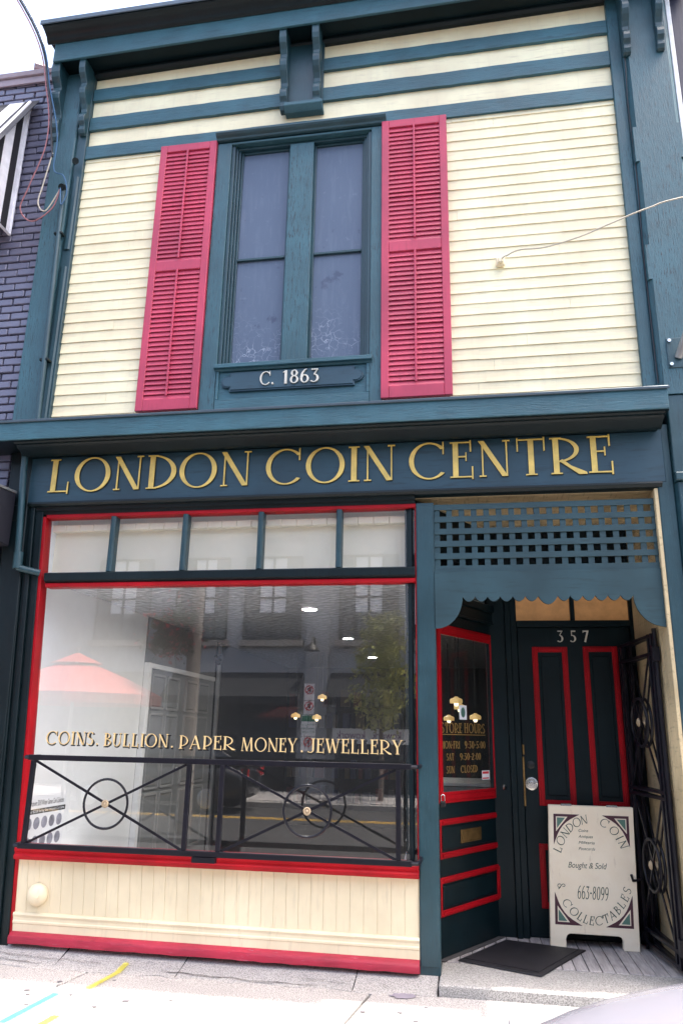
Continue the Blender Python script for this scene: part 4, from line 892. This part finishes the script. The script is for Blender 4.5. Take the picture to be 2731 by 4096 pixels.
def spandrel(sx, sy, m, i0, i1, d):
    # corner triangle bounded by an ellipse arc
    ax, bx = (.035, AW-.035)[sx], (.145, .893)[sy]
    s1, s2 = (1, -1)[sx], (1, -1)[sy]; W_, H_ = .19, .215
    q = [(ax+s1*i0, bx+s2*i0), (ax+s1*(W_-i1), bx+s2*i0)]
    if i1:
        W_, H_ = i0+.085-i1*.5, i0+.105-i1*.6; i1 = 0; q[1] = (ax+s1*W_, bx+s2*i0)
    for k in range(1, 8):
        t = k/8; bow = .17*sin(pi*t) if i0 == 0 else .01
        X, Y = (W_-i1)*(1-t)+i0*t, i0*(1-t)+(H_-i1)*t
        q.append((ax+s1*(X-(bow-.01)*.17), bx+s2*(Y-(bow-.01)*.17)))
    q.append((ax+s1*i0, bx+s2*(H_-i1)))
    g = MB(); g.poly(q, d, d+.0008, TB); return link('corner_ornament', g, m, fbd)
for sx in (0, 1):
    for sy in (0, 1):
        spandrel(sx, sy, M['maroon'], 0, 0, 0); spandrel(sx, sy, M['cream2'], .018, .0001, .0010); spandrel(sx, sy, M['sage'], .025, .05, .0020)
M['dgreen'] = plain('dark_green_lettering', (.02, .055, .04), .5)
g = MB(); curved(g, 'LONDON', TB, ca, cb, .232, .31, 163, 96, .06, .11, .06); link('board_lettering', g, M['dgreen'], fbd); g = MB(); curved(g, 'COIN', TB, ca, cb, .232, .31, 78, 25, .06, .11, .06); link('board_lettering', g, M['dgreen'], fbd)
g = MB(); curved(g, '&', TB, ca, cb, .27, .34, 198, 208, .055, .1, .06, True); curved(g, 'COLLECTABLES', TB, ca, cb, .285, .372, 216, 342, .056, .11, .06, True); link('board_lettering', g, M['dgreen'], fbd)
for s, a, b, h, wd in (('Coins', .215, .773, .020, .07), ('Antiques', .213, .732, .020, .105), ('Militaria', .213, .690, .020, .115), ('Postcards', .213, .648, .020, .118), ('Bought & Sold', .135, .525, .040, .275)):
    small_text('board_lettering', s, (lambda a0, b0: lambda x, y, d: TB(a0+x, b0+y, d))(a, b), h, M['dgreen'], fbd, .3, wd)
g = MB(); text(g, '663-8099', lambda a, b, d: TB(.195+a, .32+b, d), .085, .215, .13, .07, 0, .10, th=.001, slant=.15); link('board_lettering', g, M['dgreen'], fbd)
# door mat
dm = thing('door_mat', (.27, .5, .16), 'black rubber door mat lying askew on the porch step', 'mat')
mp_ = [Vector(q) for q in ((.172, .955), (.72, .795), (.358, .085), (-.165, .325))]; cc = sum(mp_, Vector((0, 0)))/4
g = MB()
def ringpts(k, z): return [(cc.x+(q.x-cc.x)*k, cc.y+(q.y-cc.y)*k, z) for q in mp_]
R1, R2, R3 = ringpts(1, .163), ringpts(.985, .170), ringpts(.90, .174)
g.add(R1+R2+R3, [(k, (k+1) % 4, 4+(k+1) % 4, 4+k) for k in range(4)]+[(4+k, 4+(k+1) % 4, 8+(k+1) % 4, 8+k) for k in range(4)]+[(8, 9, 10, 11)]); link('mat_border', g, M['rubber'], dm)
g = MB(); R4 = ringpts(.88, .1745); R5 = ringpts(.88, .177); g.add(R4+R5, [(4, 5, 6, 7)]+[(k, (k+1) % 4, 4+(k+1) % 4, 4+k) for k in range(4)]); link('mat_top', g, M['rubber'], dm)

# ------------------------------------------------------------------ things in the shop window and inside
po = thing('window_poster', (-3.36, .5, .62), 'white poster of silver coins on the white side wall just inside the shop window', 'poster')
g = MB(); g.box(-3.3595, -3.356, .24, .80, .62, 1.105); pf = link('poster_sheet', g, M['paper'], po)
TP = lambda a, b, d: (-3.3558+d, a, b)
g = MB(); g.poly([(.24, .968), (.80, .968), (.80, 1.004), (.24, 1.004)], 0, .0005, TP); bd_ = link('heading_band', g, M['black'], pf)
small_text('poster_lettering', 'Vancouver 2010 Winter Games Coin Collection', lambda x, y, d: TP(.245+x, 1.028+y, d), .04, M['black'], pf, 0, .52)
small_text('poster_lettering', 'Your $25.00 Sterling Silver Hologram Coin Series', lambda x, y, d: TP(.25+x, .978+y, d+.001), .022, M['paper'], pf, 0, .53)
for r_ in range(2):
    for c_ in range(5):
        x, z = .27+.112*c_, .90-.133*r_
        g = MB(); g.lathe([(.044, 0), (.044, .001), (.039, .0015), (.038, .001), (.022, .0018), (.004, .002)], (-3.3558, x, z), 'x', 20); link('coin_picture', g, plain('coin_print', (.3, .3, .36), .4, .2, var=.5), pf)
cn = thing('window_card', (-.44, .06, 2.5), 'narrow white notice card at the top right corner of the shop window', 'card')
g = MB(); g.box(-.455, -.404, .05, .053, 2.37, 2.6635); cf = link('card_sheet', g, M['paper'], cn)
small_text('card_lettering', 'Eu', lambda x, y, d: (-.445+x, .0495-d, 2.42+y), .02, M['black'], cf, .1, .03)
ld = thing('step_ladder', (-.42, .25, .66), 'folded aluminium step ladder behind the right end of the shop window', 'ladder')
g = MB(); g.bar((-.52, .22, .66), (-.40, .30, 1.06), .055, .02); g.bar((-.50, .44, .66), (-.40, .34, 1.06), .055, .02); link('ladder_frame', g, M['alu'], ld, .003)
g = MB(); g.box(-.50, -.405, .22, .38, .90, .915); link('tread', g, M['alu'], ld, .003)
g = MB(); g.poly([(-.445+.05*cos(2*pi*k/24), 1.115+.025*sin(2*pi*k/24)) for k in range(24)], 0, .003, lambda a, b, d: (a, .20-d, b)); lb = link('oval_label', g, M['paper'], ld)
g = MB(); g.poly([(-.445+.044*cos(2*pi*k/24), 1.115+.020*sin(2*pi*k/24)) for k in range(24)], .0032, .004, lambda a, b, d: (a, .20-d, b)); link('label_field', g, M['black'], lb)
small_text('label_lettering', 'WERNER', lambda x, y, d: (-.482+x, .1955-d, 1.108+y), .012, M['paper'], lb, 0, .072)
scm = thing('security_camera', (-3.25, 4.2, 2.5), 'small black security camera on the inner wall above the grey door', 'camera')
g = MB(); g.tube([(-3.33, 4.25, 2.55), (-3.26, 4.2, 2.52)], .015, 8); g.tube([(-3.27, 4.3, 2.54), (-3.23, 4.08, 2.46)], .04, 10); link('camera_body', g, M['black'], scm, smooth=True)
def pendant(x, y, z, label, k=.5):
    t = thing('pendant_lamp', (x, y, z), label, 'lamp', 'pendant lamps inside the shop')
    g = MB(); g.lathe([(.13*k, -.0), (.135*k, .03), (.12*k, .09*k), (.05*k, .12*k), (.03*k, .14*k)], (x, y, z), 'z', 20); link('lamp_shade', g, M['lampon'], t, smooth=True)
    g = MB(); g.lathe([(.03*k, -.02), (.05*k, .0), (.04*k, .02)], (x, y, z-.01), 'z', 12); link('bulb', g, M['bulb'], t)
    g = MB(); g.tube([(x, y, z+.14), (x, y, 2.75)], .006, 6); link('cord', g, M['black'], t)
pendant(-2.63, 6.0, 1.83, 'lit amber pendant lamp seen through the window left of the parking signs')
pendant(-2.31, 6.0, 1.81, 'lit amber pendant lamp seen through the window right of the parking signs')
pendant(-2.235, 6.0, 2.10, 'highest lit amber pendant lamp seen through the window')
pendant(-.79, 4.5, 1.96, 'lit amber pendant lamp at the right edge of the shop window')
pendant(-.2, 3.0, 1.94, 'highest lit amber pendant lamp seen through the shop door glass', .5)
pendant(-.18, 3.8, 1.905, 'lit amber pendant lamp just behind the sticker on the shop door glass')
pendant(-.33, 4.5, 1.79, 'lit amber pendant lamp at the left of the shop door glass')
pendant(-.004, 3.6, 1.79, 'lit amber pendant lamp at the right of the shop door glass', .48)
for x, y in ((-1.53, 1.65), (-1.53, 3.95), (-1.53, 6.3), (-.6, 5.5)):
    t = thing('downlight', (x, y, 2.745), 'round lit downlight in the pressed tin shop ceiling', 'light', 'downlights in the shop ceiling')
    t['label'] = {1.65: 'nearest round downlight lit in the tin shop ceiling', 3.95: 'middle round downlight lit in the tin shop ceiling', 6.3: 'farthest round downlight lit in the tin shop ceiling', 5.5: 'round downlight at the right of the tin shop ceiling'}[y]
    g = MB(); g.lathe([(.065, 0), (.065, -.004), (.05, -.006)], (x, y, 2.7495), 'z', 20); link('bulb', g, plain('white_downlight', (1, .95, .85), .4, emit=(1, .96, .91), estr=300 if y < 2 else 40), t)
    g = MB(); g.tube([(x+.075*cos(2*pi*k/24), y+.075*sin(2*pi*k/24), 2.745) for k in range(25)], .01, 6, False); link('trim_ring', g, M['white'], t)
bc = thing('bookcase', (-2.2, 7.9, .15), 'dark bookcase of boxes and folders at the back of the shop', 'bookcase')
g = MB(); g.box(-3.2, -1.2, 7.85, 8.2, .15, 2.4); link('carcass', g, M['dark'], bc)
R = random.Random(11); cols = [plain('binder_%s' % n, c, .6) for n, c in (('grey', (.05, .05, .055)), ('blue', (.015, .02, .05)), ('tan', (.05, .035, .02)), ('red', (.05, .008, .01)))]
for z in (.5, .9, 1.3, 1.7, 2.05):
    x = -3.15
    while x < -1.3:
        wd = R.uniform(.05, .16); hh = R.uniform(.16, .3); g = MB(); g.box(x, x+wd, 7.75, 7.849, z, z+hh); link('folder', g, R.choice(cols), bc); x += wd+R.uniform(.01, .15)
ct = thing('shop_counter', (-.2, 4.5, .15), 'grey glass fronted counter standing inside behind the shop door', 'counter')
g = MB(); g.box(-.55, .25, 2.3, 3.2, .15, 1.15); link('cabinet', g, M['greyd'], ct, .01)
g = MB(); g.box(-.58, .27, 2.27, 3.23, 1.1505, 1.18); link('counter_top', g, M['alu'], ct, .004)

# ------------------------------------------------------------------ neighbours
lb_ = thing('brick_building', (-6.0, .1, .1), 'neighbouring building of glossy blue painted brick on the left', 'building')
g = MB(); g.box(-12, -3.765, .02, 9, -.1, 7.78); link('wall', g, plain('blue_mortar', (.05, .05, .09), .5), lb_)
g = MB(); R = random.Random(2); z = 3.30; row = 0
while z < 7.70:
    x = -3.765-(.11 if row % 2 else 0); 
    if row % 2: g.box(-3.765-.10, -3.766, -.002+R.uniform(-.004, .003), .03, z, z+.062)
    while x > -7.2:
        l = .208+R.uniform(-.006, .004); j = R.uniform(-.002, .002); y_ = R.uniform(-.006, .004); g.box(x-l, x-.0005, y_, .03, z+j, z+.062+j); x -= .22
    z += .0745; row += 1
link('brick_courses', g, M['brick'], lb_, .006)
g = MB(); g.sweep([(-.05, 7.78), (-.06, 7.83), (.3, 7.86), (.3, 7.78)], -12, -3.84); g.box(-12, -3.87, -.03, .0015-.009, 7.70, 7.7795); g.tube([(-4.12, -.03, 7.90), (-4.0, .05, 7.90)], .05, 8); link('parapet_cap', g, plain('dull_pink_flashing', (.3, .24, .27), .5), lb_, .004)
g = MB(); g.box(-12, -3.765, -.04, .0195, .0, 3.2995); link('lower_front', g, M['trimd'], lb_, .01)
bx = thing('shutter_box', (-4.2, -.2, 3.2), 'dark rolled awning box at the left edge above the shop pilaster', 'awning box')
g = MB(); g.sweep([(-.0995, 2.98), (-.36, 3.0), (-.38, 3.10), (-.36, 3.36), (-.3, 3.40), (-.0995, 3.42)], -6.2, -3.60); link('casing', g, plain('dark_awning_box', (.02, .02, .028), .45), bx, .006)
g = MB(); g.sweep([(-.0985, 3.4205), (-.38, 3.4), (-.39, 3.38), (-.40, 3.40), (-.38, 3.42), (-.0985, 3.44)], -6.2, -3.595); link('box_lid', g, M['pole'], bx)
aw = thing('striped_awning', (-4.8, -.3, 6.6), 'black and white striped window awning on the blue brick wall', 'awning')
M['canw'] = plain('white_canvas', (.72, .72, .78), .7); M['cank'] = plain('black_awning_stripe', (.01, .01, .015), .7)
def aw_side(x):
    yo, zt, zm, zb = -.5, 7.46, 6.55, 5.95
    edges = [(-.03, -.10), (-.102, -.19), (-.192, -.31), (-.312, -.40), (-.402, -.5)]
    for i, (a, b) in enumerate(edges):
        tz = lambda y: zt+(zm-zt)*(y/yo)
        g = MB(); g.sweep([(a, tz(a)), (b, tz(b)), (b, zb), (a, zb)], x-.004, x+.004); link('side_panel', g, M['canw' if i in (0, 2, 4) else 'cank'], aw)
aw_side(-4.09)
x = -6.4; i = 0
while x < -4.12:
    g = MB(); g.sweep([(-.03, 7.47), (-.50, 6.56), (-.51, 6.56), (-.51, 5.95), (-.502, 5.95), (-.502, 6.552), (-.03, 7.46)], x, x+.159); link('canopy_stripe', g, M['canw' if i % 2 else 'cank'], aw); x += .16; i += 1
g = MB(); g.tube([(-4.09, -.04, 7.45), (-4.09, -.5, 6.56), (-4.09, -.5, 5.95), (-4.09, -.04, 5.95), (-4.09, -.04, 7.45)], .016, 8); link('frame', g, M['canw'], aw)
rb = thing('navy_building', (3.5, .1, .1), 'dark navy painted neighbouring building at the upper right edge', 'building')
g = MB(); g.box(1.8005, 12, -.03, 9, -.1, 9.0); link('wall', g, M['navy'], rb, .01)

# ------------------------------------------------------------------ across the street (seen mirrored in the glass)
ob = thing('grey_building', (-3, -16, .1), 'grey rendered commercial building across the street', 'building')
OY = -16.0
g = MB(); g.box(-30, 24, OY-8, OY, -.1, 8.8); link('wall', g, M['grey'], ob)
for x in (-13.5, -8.9, -4.35, .3, 4.9):
    g = MB(); g.box(x-.32, x+.32, OY, OY+.18, .05, 8.8); link('pilaster', g, M['grey'], ob, .01)
g = MB(); g.box(-30, 24, OY-.3, OY+.35, 8.8, 9.1); link('cornice', g, M['stone'], ob, .02)
def owin(x0, x1, z0, z1, nx, nz):
    g = MB(); g.box(x0, x1, OY+.01, OY+.02, z0, z1); wv_ = link('window', g, M['oglass'], ob)
    g = MB()
    for k in range(nx+1): x = x0+(x1-x0)*k/nx; g.box(x-.03, x+.03, OY+.021, OY+.06, z0, z1)
    for k in range(nz+1): z = z0+(z1-z0)*k/nz; g.box(x0, x1, OY+.022, OY+.055, z-.03, z+.03)
    link('window_frame', g, M['black'], wv_); g = MB(); dx_ = (x1-x0)/4; g.box(x0+dx_*.9, x1-dx_*1.1, OY+.0201, OY+.0208, z0+(z1-z0)*.32, z1); link('pane_sky_reflection', g, M['paper'], wv_)  # pale panel stands in for sky reflected in the panes
    g = MB(); g.box(x0-.12, x1+.12, OY, OY+.14, z0-.2, z0-.031); link('sill', g, M['stone'], wv_)
for x0, x1 in ((-11.2, -9.5), (-8.5, -7.1), (-6.55, -4.88), (-3.73, -2.07), (-1.6, 0), (1, 2.6)): owin(x0, x1, 4.19, 6.6, 4, 4)
for x0, x1 in ((-8.4, -4.9), (-3.8, -.2), (.8, 4.3), (-13, -9.4)):
    g = MB(); g.box(x0, x1, OY+.01, OY+.03, .7, 2.6); so_ = link('shop_window', g, M['oglass'], ob)
    g = MB(); g.box(x0, x1, OY+.005, OY+.06, .1, .695); link('panel', g, M['black'], so_)
    g = MB(); g.sweep([(OY+.03, 3.25), (OY+1.0, 2.55), (OY+1.0, 2.35), (OY+.98, 2.35), (OY+.98, 2.53), (OY+.03, 3.2)], x0-.15, x1+.15); link('shop_awning', g, M['awn'], ob)
bn = thing('shop_banner', (-2.8, OY+.1, 1.55), 'white banner with purple kowork lettering across the street', 'banner')
g = MB(); g.box(-3.88, -1.74, OY+.065, OY+.075, 1.36, 1.76); bs_ = link('banner_sheet', g, M['paper'], bn)
for x in (-2.0, -2.98):
    small_text('banner_lettering', 'kowork', (lambda x0: lambda a, b, d: (x0-a, OY+.076+d, 1.50+b))(x), .2, M['purple'], bs_, 0, .78)
def gooseneck(x, z, label):
    t = thing('wall_lamp', (x, OY+.2, z), label, 'wall lamp', 'gooseneck lamps across the street')
    g = MB(); g.tube([(x, OY+.18, z+.1), (x, OY+.3, z+.35), (x, OY+.5, z+.33), (x, OY+.6, z+.15)], .03, 8); link('arm', g, M['black'], t, smooth=True)
    g = MB(); g.lathe([(.22, -.05), (.17, .06), (.06, .14), (.04, .2)], (x, OY+.62, z), 'z', 20); link('lamp_shade', g, M['black'], t, smooth=True)
gooseneck(-4.4, 3.85, 'black gooseneck lamp on the grey pilaster above the parking signs'); gooseneck(-8.9, 3.85, 'black gooseneck lamp on the grey pilaster far left across the street'); gooseneck(-1.55, 3.8, 'black gooseneck lamp across the street beside the young tree')
g = MB(); g.box(-40, 40, -30, -13.0, -.1, .085); structure(link('far_sidewalk', g, M['walk']))
g = MB(); g.box(-40, 40, -12.98, -12.8, -.1, .075); structure(link('far_kerb', g, M['step'], bevel=.02))
# parking sign pole
ps = thing('parking_sign', (-4.05, -13.6, .085), 'steel pole with stacked parking signs at the far kerb', 'sign')
PX, PY = -4.05, -13.6
g = MB(); g.tube([(PX, PY, .085), (PX, PY, 2.85)], .03, 8); link('pole', g, M['pole'], ps)
def splate(z0, z1, w_, kind):
    g = MB(); g.box(PX-w_/2, PX+w_/2, PY+.032, PY+.04, z0, z1); s = link('sign_plate', g, M['paper'], ps)
    q = lambda a, b, d: (PX-a, PY+.0405+d, b)
    zc = z1-(z1-z0)*.38
    if kind == 'no':
        g = MB(); g.poly(arc(0, zc, .11, .11, .025, .025, 0, 180), 0, .002, q); g.poly(arc(0, zc, .11, .11, .025, .025, 180, 360), 0, .002, q); g.poly(bar2(-.07, zc+.07, .07, zc-.07, .025), .0025, .004, q); link('prohibition_ring', g, M['signred'], s)
        g = MB(); text(g, 'P', lambda a, b, d: q(a-.04, b+zc-.06, d), .12, .08, .25, .2, 0, th=.001, d0=.0005); link('sign_lettering', g, M['black'], s)
    else:
        g = MB(); g.poly(hb(-w_/2+.01, w_/2-.01, z1-(z1-z0)*.3, z1-.01), 0, .002, q); link('green_band', g, M['green'], s)
        for k in range(3):
            small_text('sign_lettering', ('TWO HOUR', 'PARKING', 'PAY HERE')[k], (lambda kk: lambda a, b, d: q(a-w_/2+.03, b+z1-(z1-z0)*(.5+.18*kk), d))(k), .04, M['green'], s, 0, w_-.06)
splate(2.40, 2.80, .26, 'no'); splate(2.06, 2.38, .26, 'no'); splate(1.55, 2.04, .36, 'pay'); splate(1.20, 1.53, .36, 'no')
# young street tree
tr = thing('street_tree', (-2.3, -13.9, .085), 'slender young street tree with sparse olive leaves across the street', 'tree')
g = MB(); TX, TY = -2.3, -13.9; R = random.Random(21); tips = []
g.tube([(TX, TY, .085), (TX+.02, TY, 1.2), (TX-.03, TY, 2.6), (TX, TY, 4.6)], [.07, .055, .04, .012], 8)
for k in range(30):
    z = 1.6+2.7*k/30; a = R.uniform(0, 2*pi); L = (1.25-.32*(z-1.6))*R.uniform(.65, 1.05)
    pts_ = [(TX, TY, z)]
    for j in range(1, 5): f = j/4; pts_.append((TX+cos(a)*L*f*.8, TY+sin(a)*L*f*.8, z+L*.55*f+.1*f*f))
    g.tube(pts_, [.02, .015, .01, .007, .004], 5); tips += pts_[1:]
link('trunk', g, M['bark'], tr, smooth=True)
def leaves(name, pts_, n, size, spread, m, parent, R):
    g = MB()
    for k in range(n):
        b = R.choice(pts_); c = Vector(b)+Vector((R.gauss(0, spread), R.gauss(0, spread), R.gauss(0, spread)))
        u = Vector((R.uniform(-1, 1), R.uniform(-1, 1), R.uniform(-1, 1))).normalized(); v = u.orthogonal().normalized(); s = size*R.uniform(.6, 1.3)
        g.add([c-u*s, c+v*s*.5, c+u*s, c-v*s*.5], [(0, 1, 2, 3)])
    return link(name, g, m, parent)
leaves('crown', tips, 2600, .075, .13, M['leaf'], tr, R)
# patio umbrella beyond the kerb
um = thing('patio_umbrella', (-7.0, -7.4, -.05), 'red patio umbrella standing across the street, mirrored in the window', 'umbrella')
UX, UY = -6.95, -7.3
g = MB(); g.tube([(UX, UY, -.05), (UX, UY, 3.0)], .03, 10); g.lathe([(.25, 0), (.25, .06), (.05, .1)], (UX, UY, -.05)); link('pole', g, M['pole'], um)
g = MB(); n = 8; rr = [(1.5, 2.02), (1.52, 2.18), (.85, 2.5), (.34, 2.70)]
vs = [(UX+r*cos(pi/8+2*pi*k/n), UY+r*sin(pi/8+2*pi*k/n), z) for r, z in rr for k in range(n)]
g.add(vs, [(i*n+k, i*n+(k+1) % n, (i+1)*n+(k+1) % n, (i+1)*n+k) for i in range(3) for k in range(n)]); link('canopy', g, M['umb'], um)
g = MB(); vs = [(UX+.46*cos(pi/8+2*pi*k/n), UY+.46*sin(pi/8+2*pi*k/n), 2.72) for k in range(n)]+[(UX, UY, 2.92)]
g.add(vs, [(k, (k+1) % n, n) for k in range(n)]); link('vent_cap', g, M['umb'], um)
# hanging flower basket on a lamp standard beside the road
fbk = thing('hanging_basket', (-4.9, -7.6, -.05), 'hanging basket of red flowers on a kerbside standard, mirrored in the window', 'flower basket')
HX, HY = -5.30, -7.6
g = MB(); g.tube([(HX+.42, HY, -.05), (HX+.40, HY, 2.0), (HX+.42, HY, 4.3)], [.15, .13, .10], 10); link('standard', g, M['bark'], fbk, smooth=True)
g = MB(); g.tube([(HX+.42, HY, 4.02), (HX+.1, HY, 4.08), (HX, HY, 4.05), (HX, HY, 3.75)], .02, 8); g.tube([(HX+.30+.13*cos(t*.7)*(1-t/14), HY, 3.86+.13*sin(t*.7)*(1-t/14)) for t in range(14)], .012, 6); link('scroll_arm', g, M['black'], fbk, smooth=True)
g = MB(); g.lathe([(.08, -.1), (.24, .08), (.28, .25)], (HX, HY, 3.2), 'z', 16); link('basket', g, M['black'], fbk)
R = random.Random(4); bp = [(HX+.35*R.uniform(-1, 1), HY+.35*R.uniform(-1, 1), 3.42+.3*R.uniform(-1.4, .8)) for k in range(60)]
leaves('foliage', bp, 900, .06, .09, M['leafd'], fbk, R); leaves('flowers', bp, 260, .055, .14, M['flower'], fbk, R)

# ------------------------------------------------------------------ cars
def car(name, x, y, zr, paint_, label, L=4.2, wd=.87):
    t = thing(name, (x+L/2, y, zr), label, 'car')
    def ringc(xx, hw, zb, zt, sh, n=20):
        q = []
        for k in range(n):
            a = -pi/2+2*pi*k/n; e = 2/sh; c_, s_ = cos(a), sin(a)
            q.append((x+xx, y+hw*math.copysign(abs(c_)**e, c_), zr+(zb+zt)/2+(zt-zb)/2*math.copysign(abs(s_)**e, s_)))
        return q
    st_ = [(0.0, .55, .32, .52, 3), (.06, .68, .26, .63, 3.2), (.2, .76, .22, .72, 3.4), (.45, .82, .2, .81, 3.6), (.8, .85, .19, .885, 4), (1.2, .87, .19, .945, 4.2), (1.6, .87, .19, .99, 4.4), (2.6, .87, .19, 1.0, 4.4), (3.6, .86, .2, 1.02, 4), (4.05, .82, .26, .98, 3.6), (4.2, .7, .36, .85, 3)]
    g = MB(); vs = []; n = 20
    for a in st_: vs += ringc(a[0]*L/4.2, a[1]*wd/.87, a[2], a[3], a[4])
    g.add(vs, [(i*n+k, i*n+(k+1) % n, (i+1)*n+(k+1) % n, (i+1)*n+k) for i in range(len(st_)-1) for k in range(n)]+[tuple(range(n)), tuple((len(st_)-1)*n+k for k in range(n))])
    gs = MB()
    for k_ in (6, 14): gs.tube([Vector(ringc(a[0]*L/4.2, a[1]*wd/.87*1.002, a[2], a[3]*1.001, a[4])[k_]) for a in st_[2:7]], .006, 6)
    link('bonnet_seam', gs, M['black'], t)
    body = link('body', g, paint_, t, smooth=True); s = body.modifiers.new('smooth', 'SUBSURF'); s.levels = s.render_levels = 1
    def loft(name, secs, m, par):
        g = MB(); vs = []
        for xx, hb_, zb_, ht_, zt_ in secs: vs += [(x+xx, y-hb_, zr+zb_), (x+xx, y+hb_, zr+zb_), (x+xx, y+ht_, zr+zt_), (x+xx, y-ht_, zr+zt_)]
        q = len(secs); g.add(vs, [(i*4+k, i*4+(k+1) % 4, (i+1)*4+(k+1) % 4, (i+1)*4+k) for i in range(q-1) for k in range(4)]+[(0, 1, 2, 3), tuple((q-1)*4+k for k in range(4))]); return link(name, g, m, par, .02)
    loft('cabin_glass', [(1.25, .74, .93, .72, .96), (2.0, .78, .95, .60, 1.42), (3.3, .78, .97, .60, 1.43), (4.0, .70, .97, .66, 1.05)], M['carglass'], t)
    loft('roof', [(1.95, .62, 1.40, .60, 1.42), (2.2, .64, 1.40, .58, 1.475), (3.1, .64, 1.40, .58, 1.48), (3.4, .62, 1.40, .58, 1.43)], paint_, t)
    for yy in (-1, 1):
        for xx in (.78, 3.4):
            g = MB(); c = (x+xx, y+yy*.80*wd/.87, zr+.31); g.tube([(c[0], c[1]-.1, c[2]), (c[0], c[1]-.09, c[2]), (c[0], c[1]+.09, c[2]), (c[0], c[1]+.1, c[2])], [.28, .31, .31, .28], 24); wl_ = link('wheel', g, M['tyre'], t, smooth=True)
            g = MB(); g.tube([(c[0], c[1]+yy*.101, c[2]), (c[0], c[1]+yy*.11, c[2])], [.2, .17], 20); link('rim', g, M['alu'], wl_)
        g = MB(); g.lathe([(.09, 0), (.08, -.04), (.03, -.06)], (x+.16, y+yy*.56, zr+.62), 'x', 16); link('headlight', g, M['lampw'], t, smooth=True)
        g = MB(); g.box(x+4.08, x+4.19, y+yy*.6-.12, y+yy*.6+.12, zr+.72, zr+.9); link('tail_light', g, M['lampr'], t, .02)
        g = MB(); g.box(x+1.55, x+1.7, y+yy*.94-.07, y+yy*.94+.07, zr+.98, zr+1.1); link('wing_mirror', g, paint_, t, .02)
    return t
car('parked_car', -.03, -2.86, -.055, M['carwhite'], 'white car parked at the near kerb, its bonnet at the lower right corner')
car('parked_car', -9.0, -11.7, -.055, M['cardark'], 'dark car parked at the far kerb, mirrored low in the window')

# the old frame leans: the left side of the shop front steps in towards the ground
def lean(o):
    tab = [(.1, .15), (.7, .10), (2.66, .05), (3.26, -.02), (3.36, -.02)]
    me = o.data
    for v in me.vertices:
        x, z = v.co.x, v.co.z
        if x > -1 or z > 3.36: continue
        z = max(z, .1)
        for (z0, d0), (z1, d1) in zip(tab, tab[1:]):
            if z0 <= z <= z1: d = d0+(d1-d0)*(z-z0)/(z1-z0)
        v.co.x += d*min(1, (-1-x)/2.2)
for nm in ('shop_window', 'transom_bar', 'plate_glass', 'window_ledge', 'stall_riser', 'riser_backing', 'riser_skirting', 'plinth', 'frame_moulding'):
    lean(bpy.data.objects[nm])
lean(bpy.data.objects['transom_pane'])
for o in list(B.children):
    if o.name.startswith('shop_pilaster') and o.data.vertices[0].co.x < 0: lean(o)
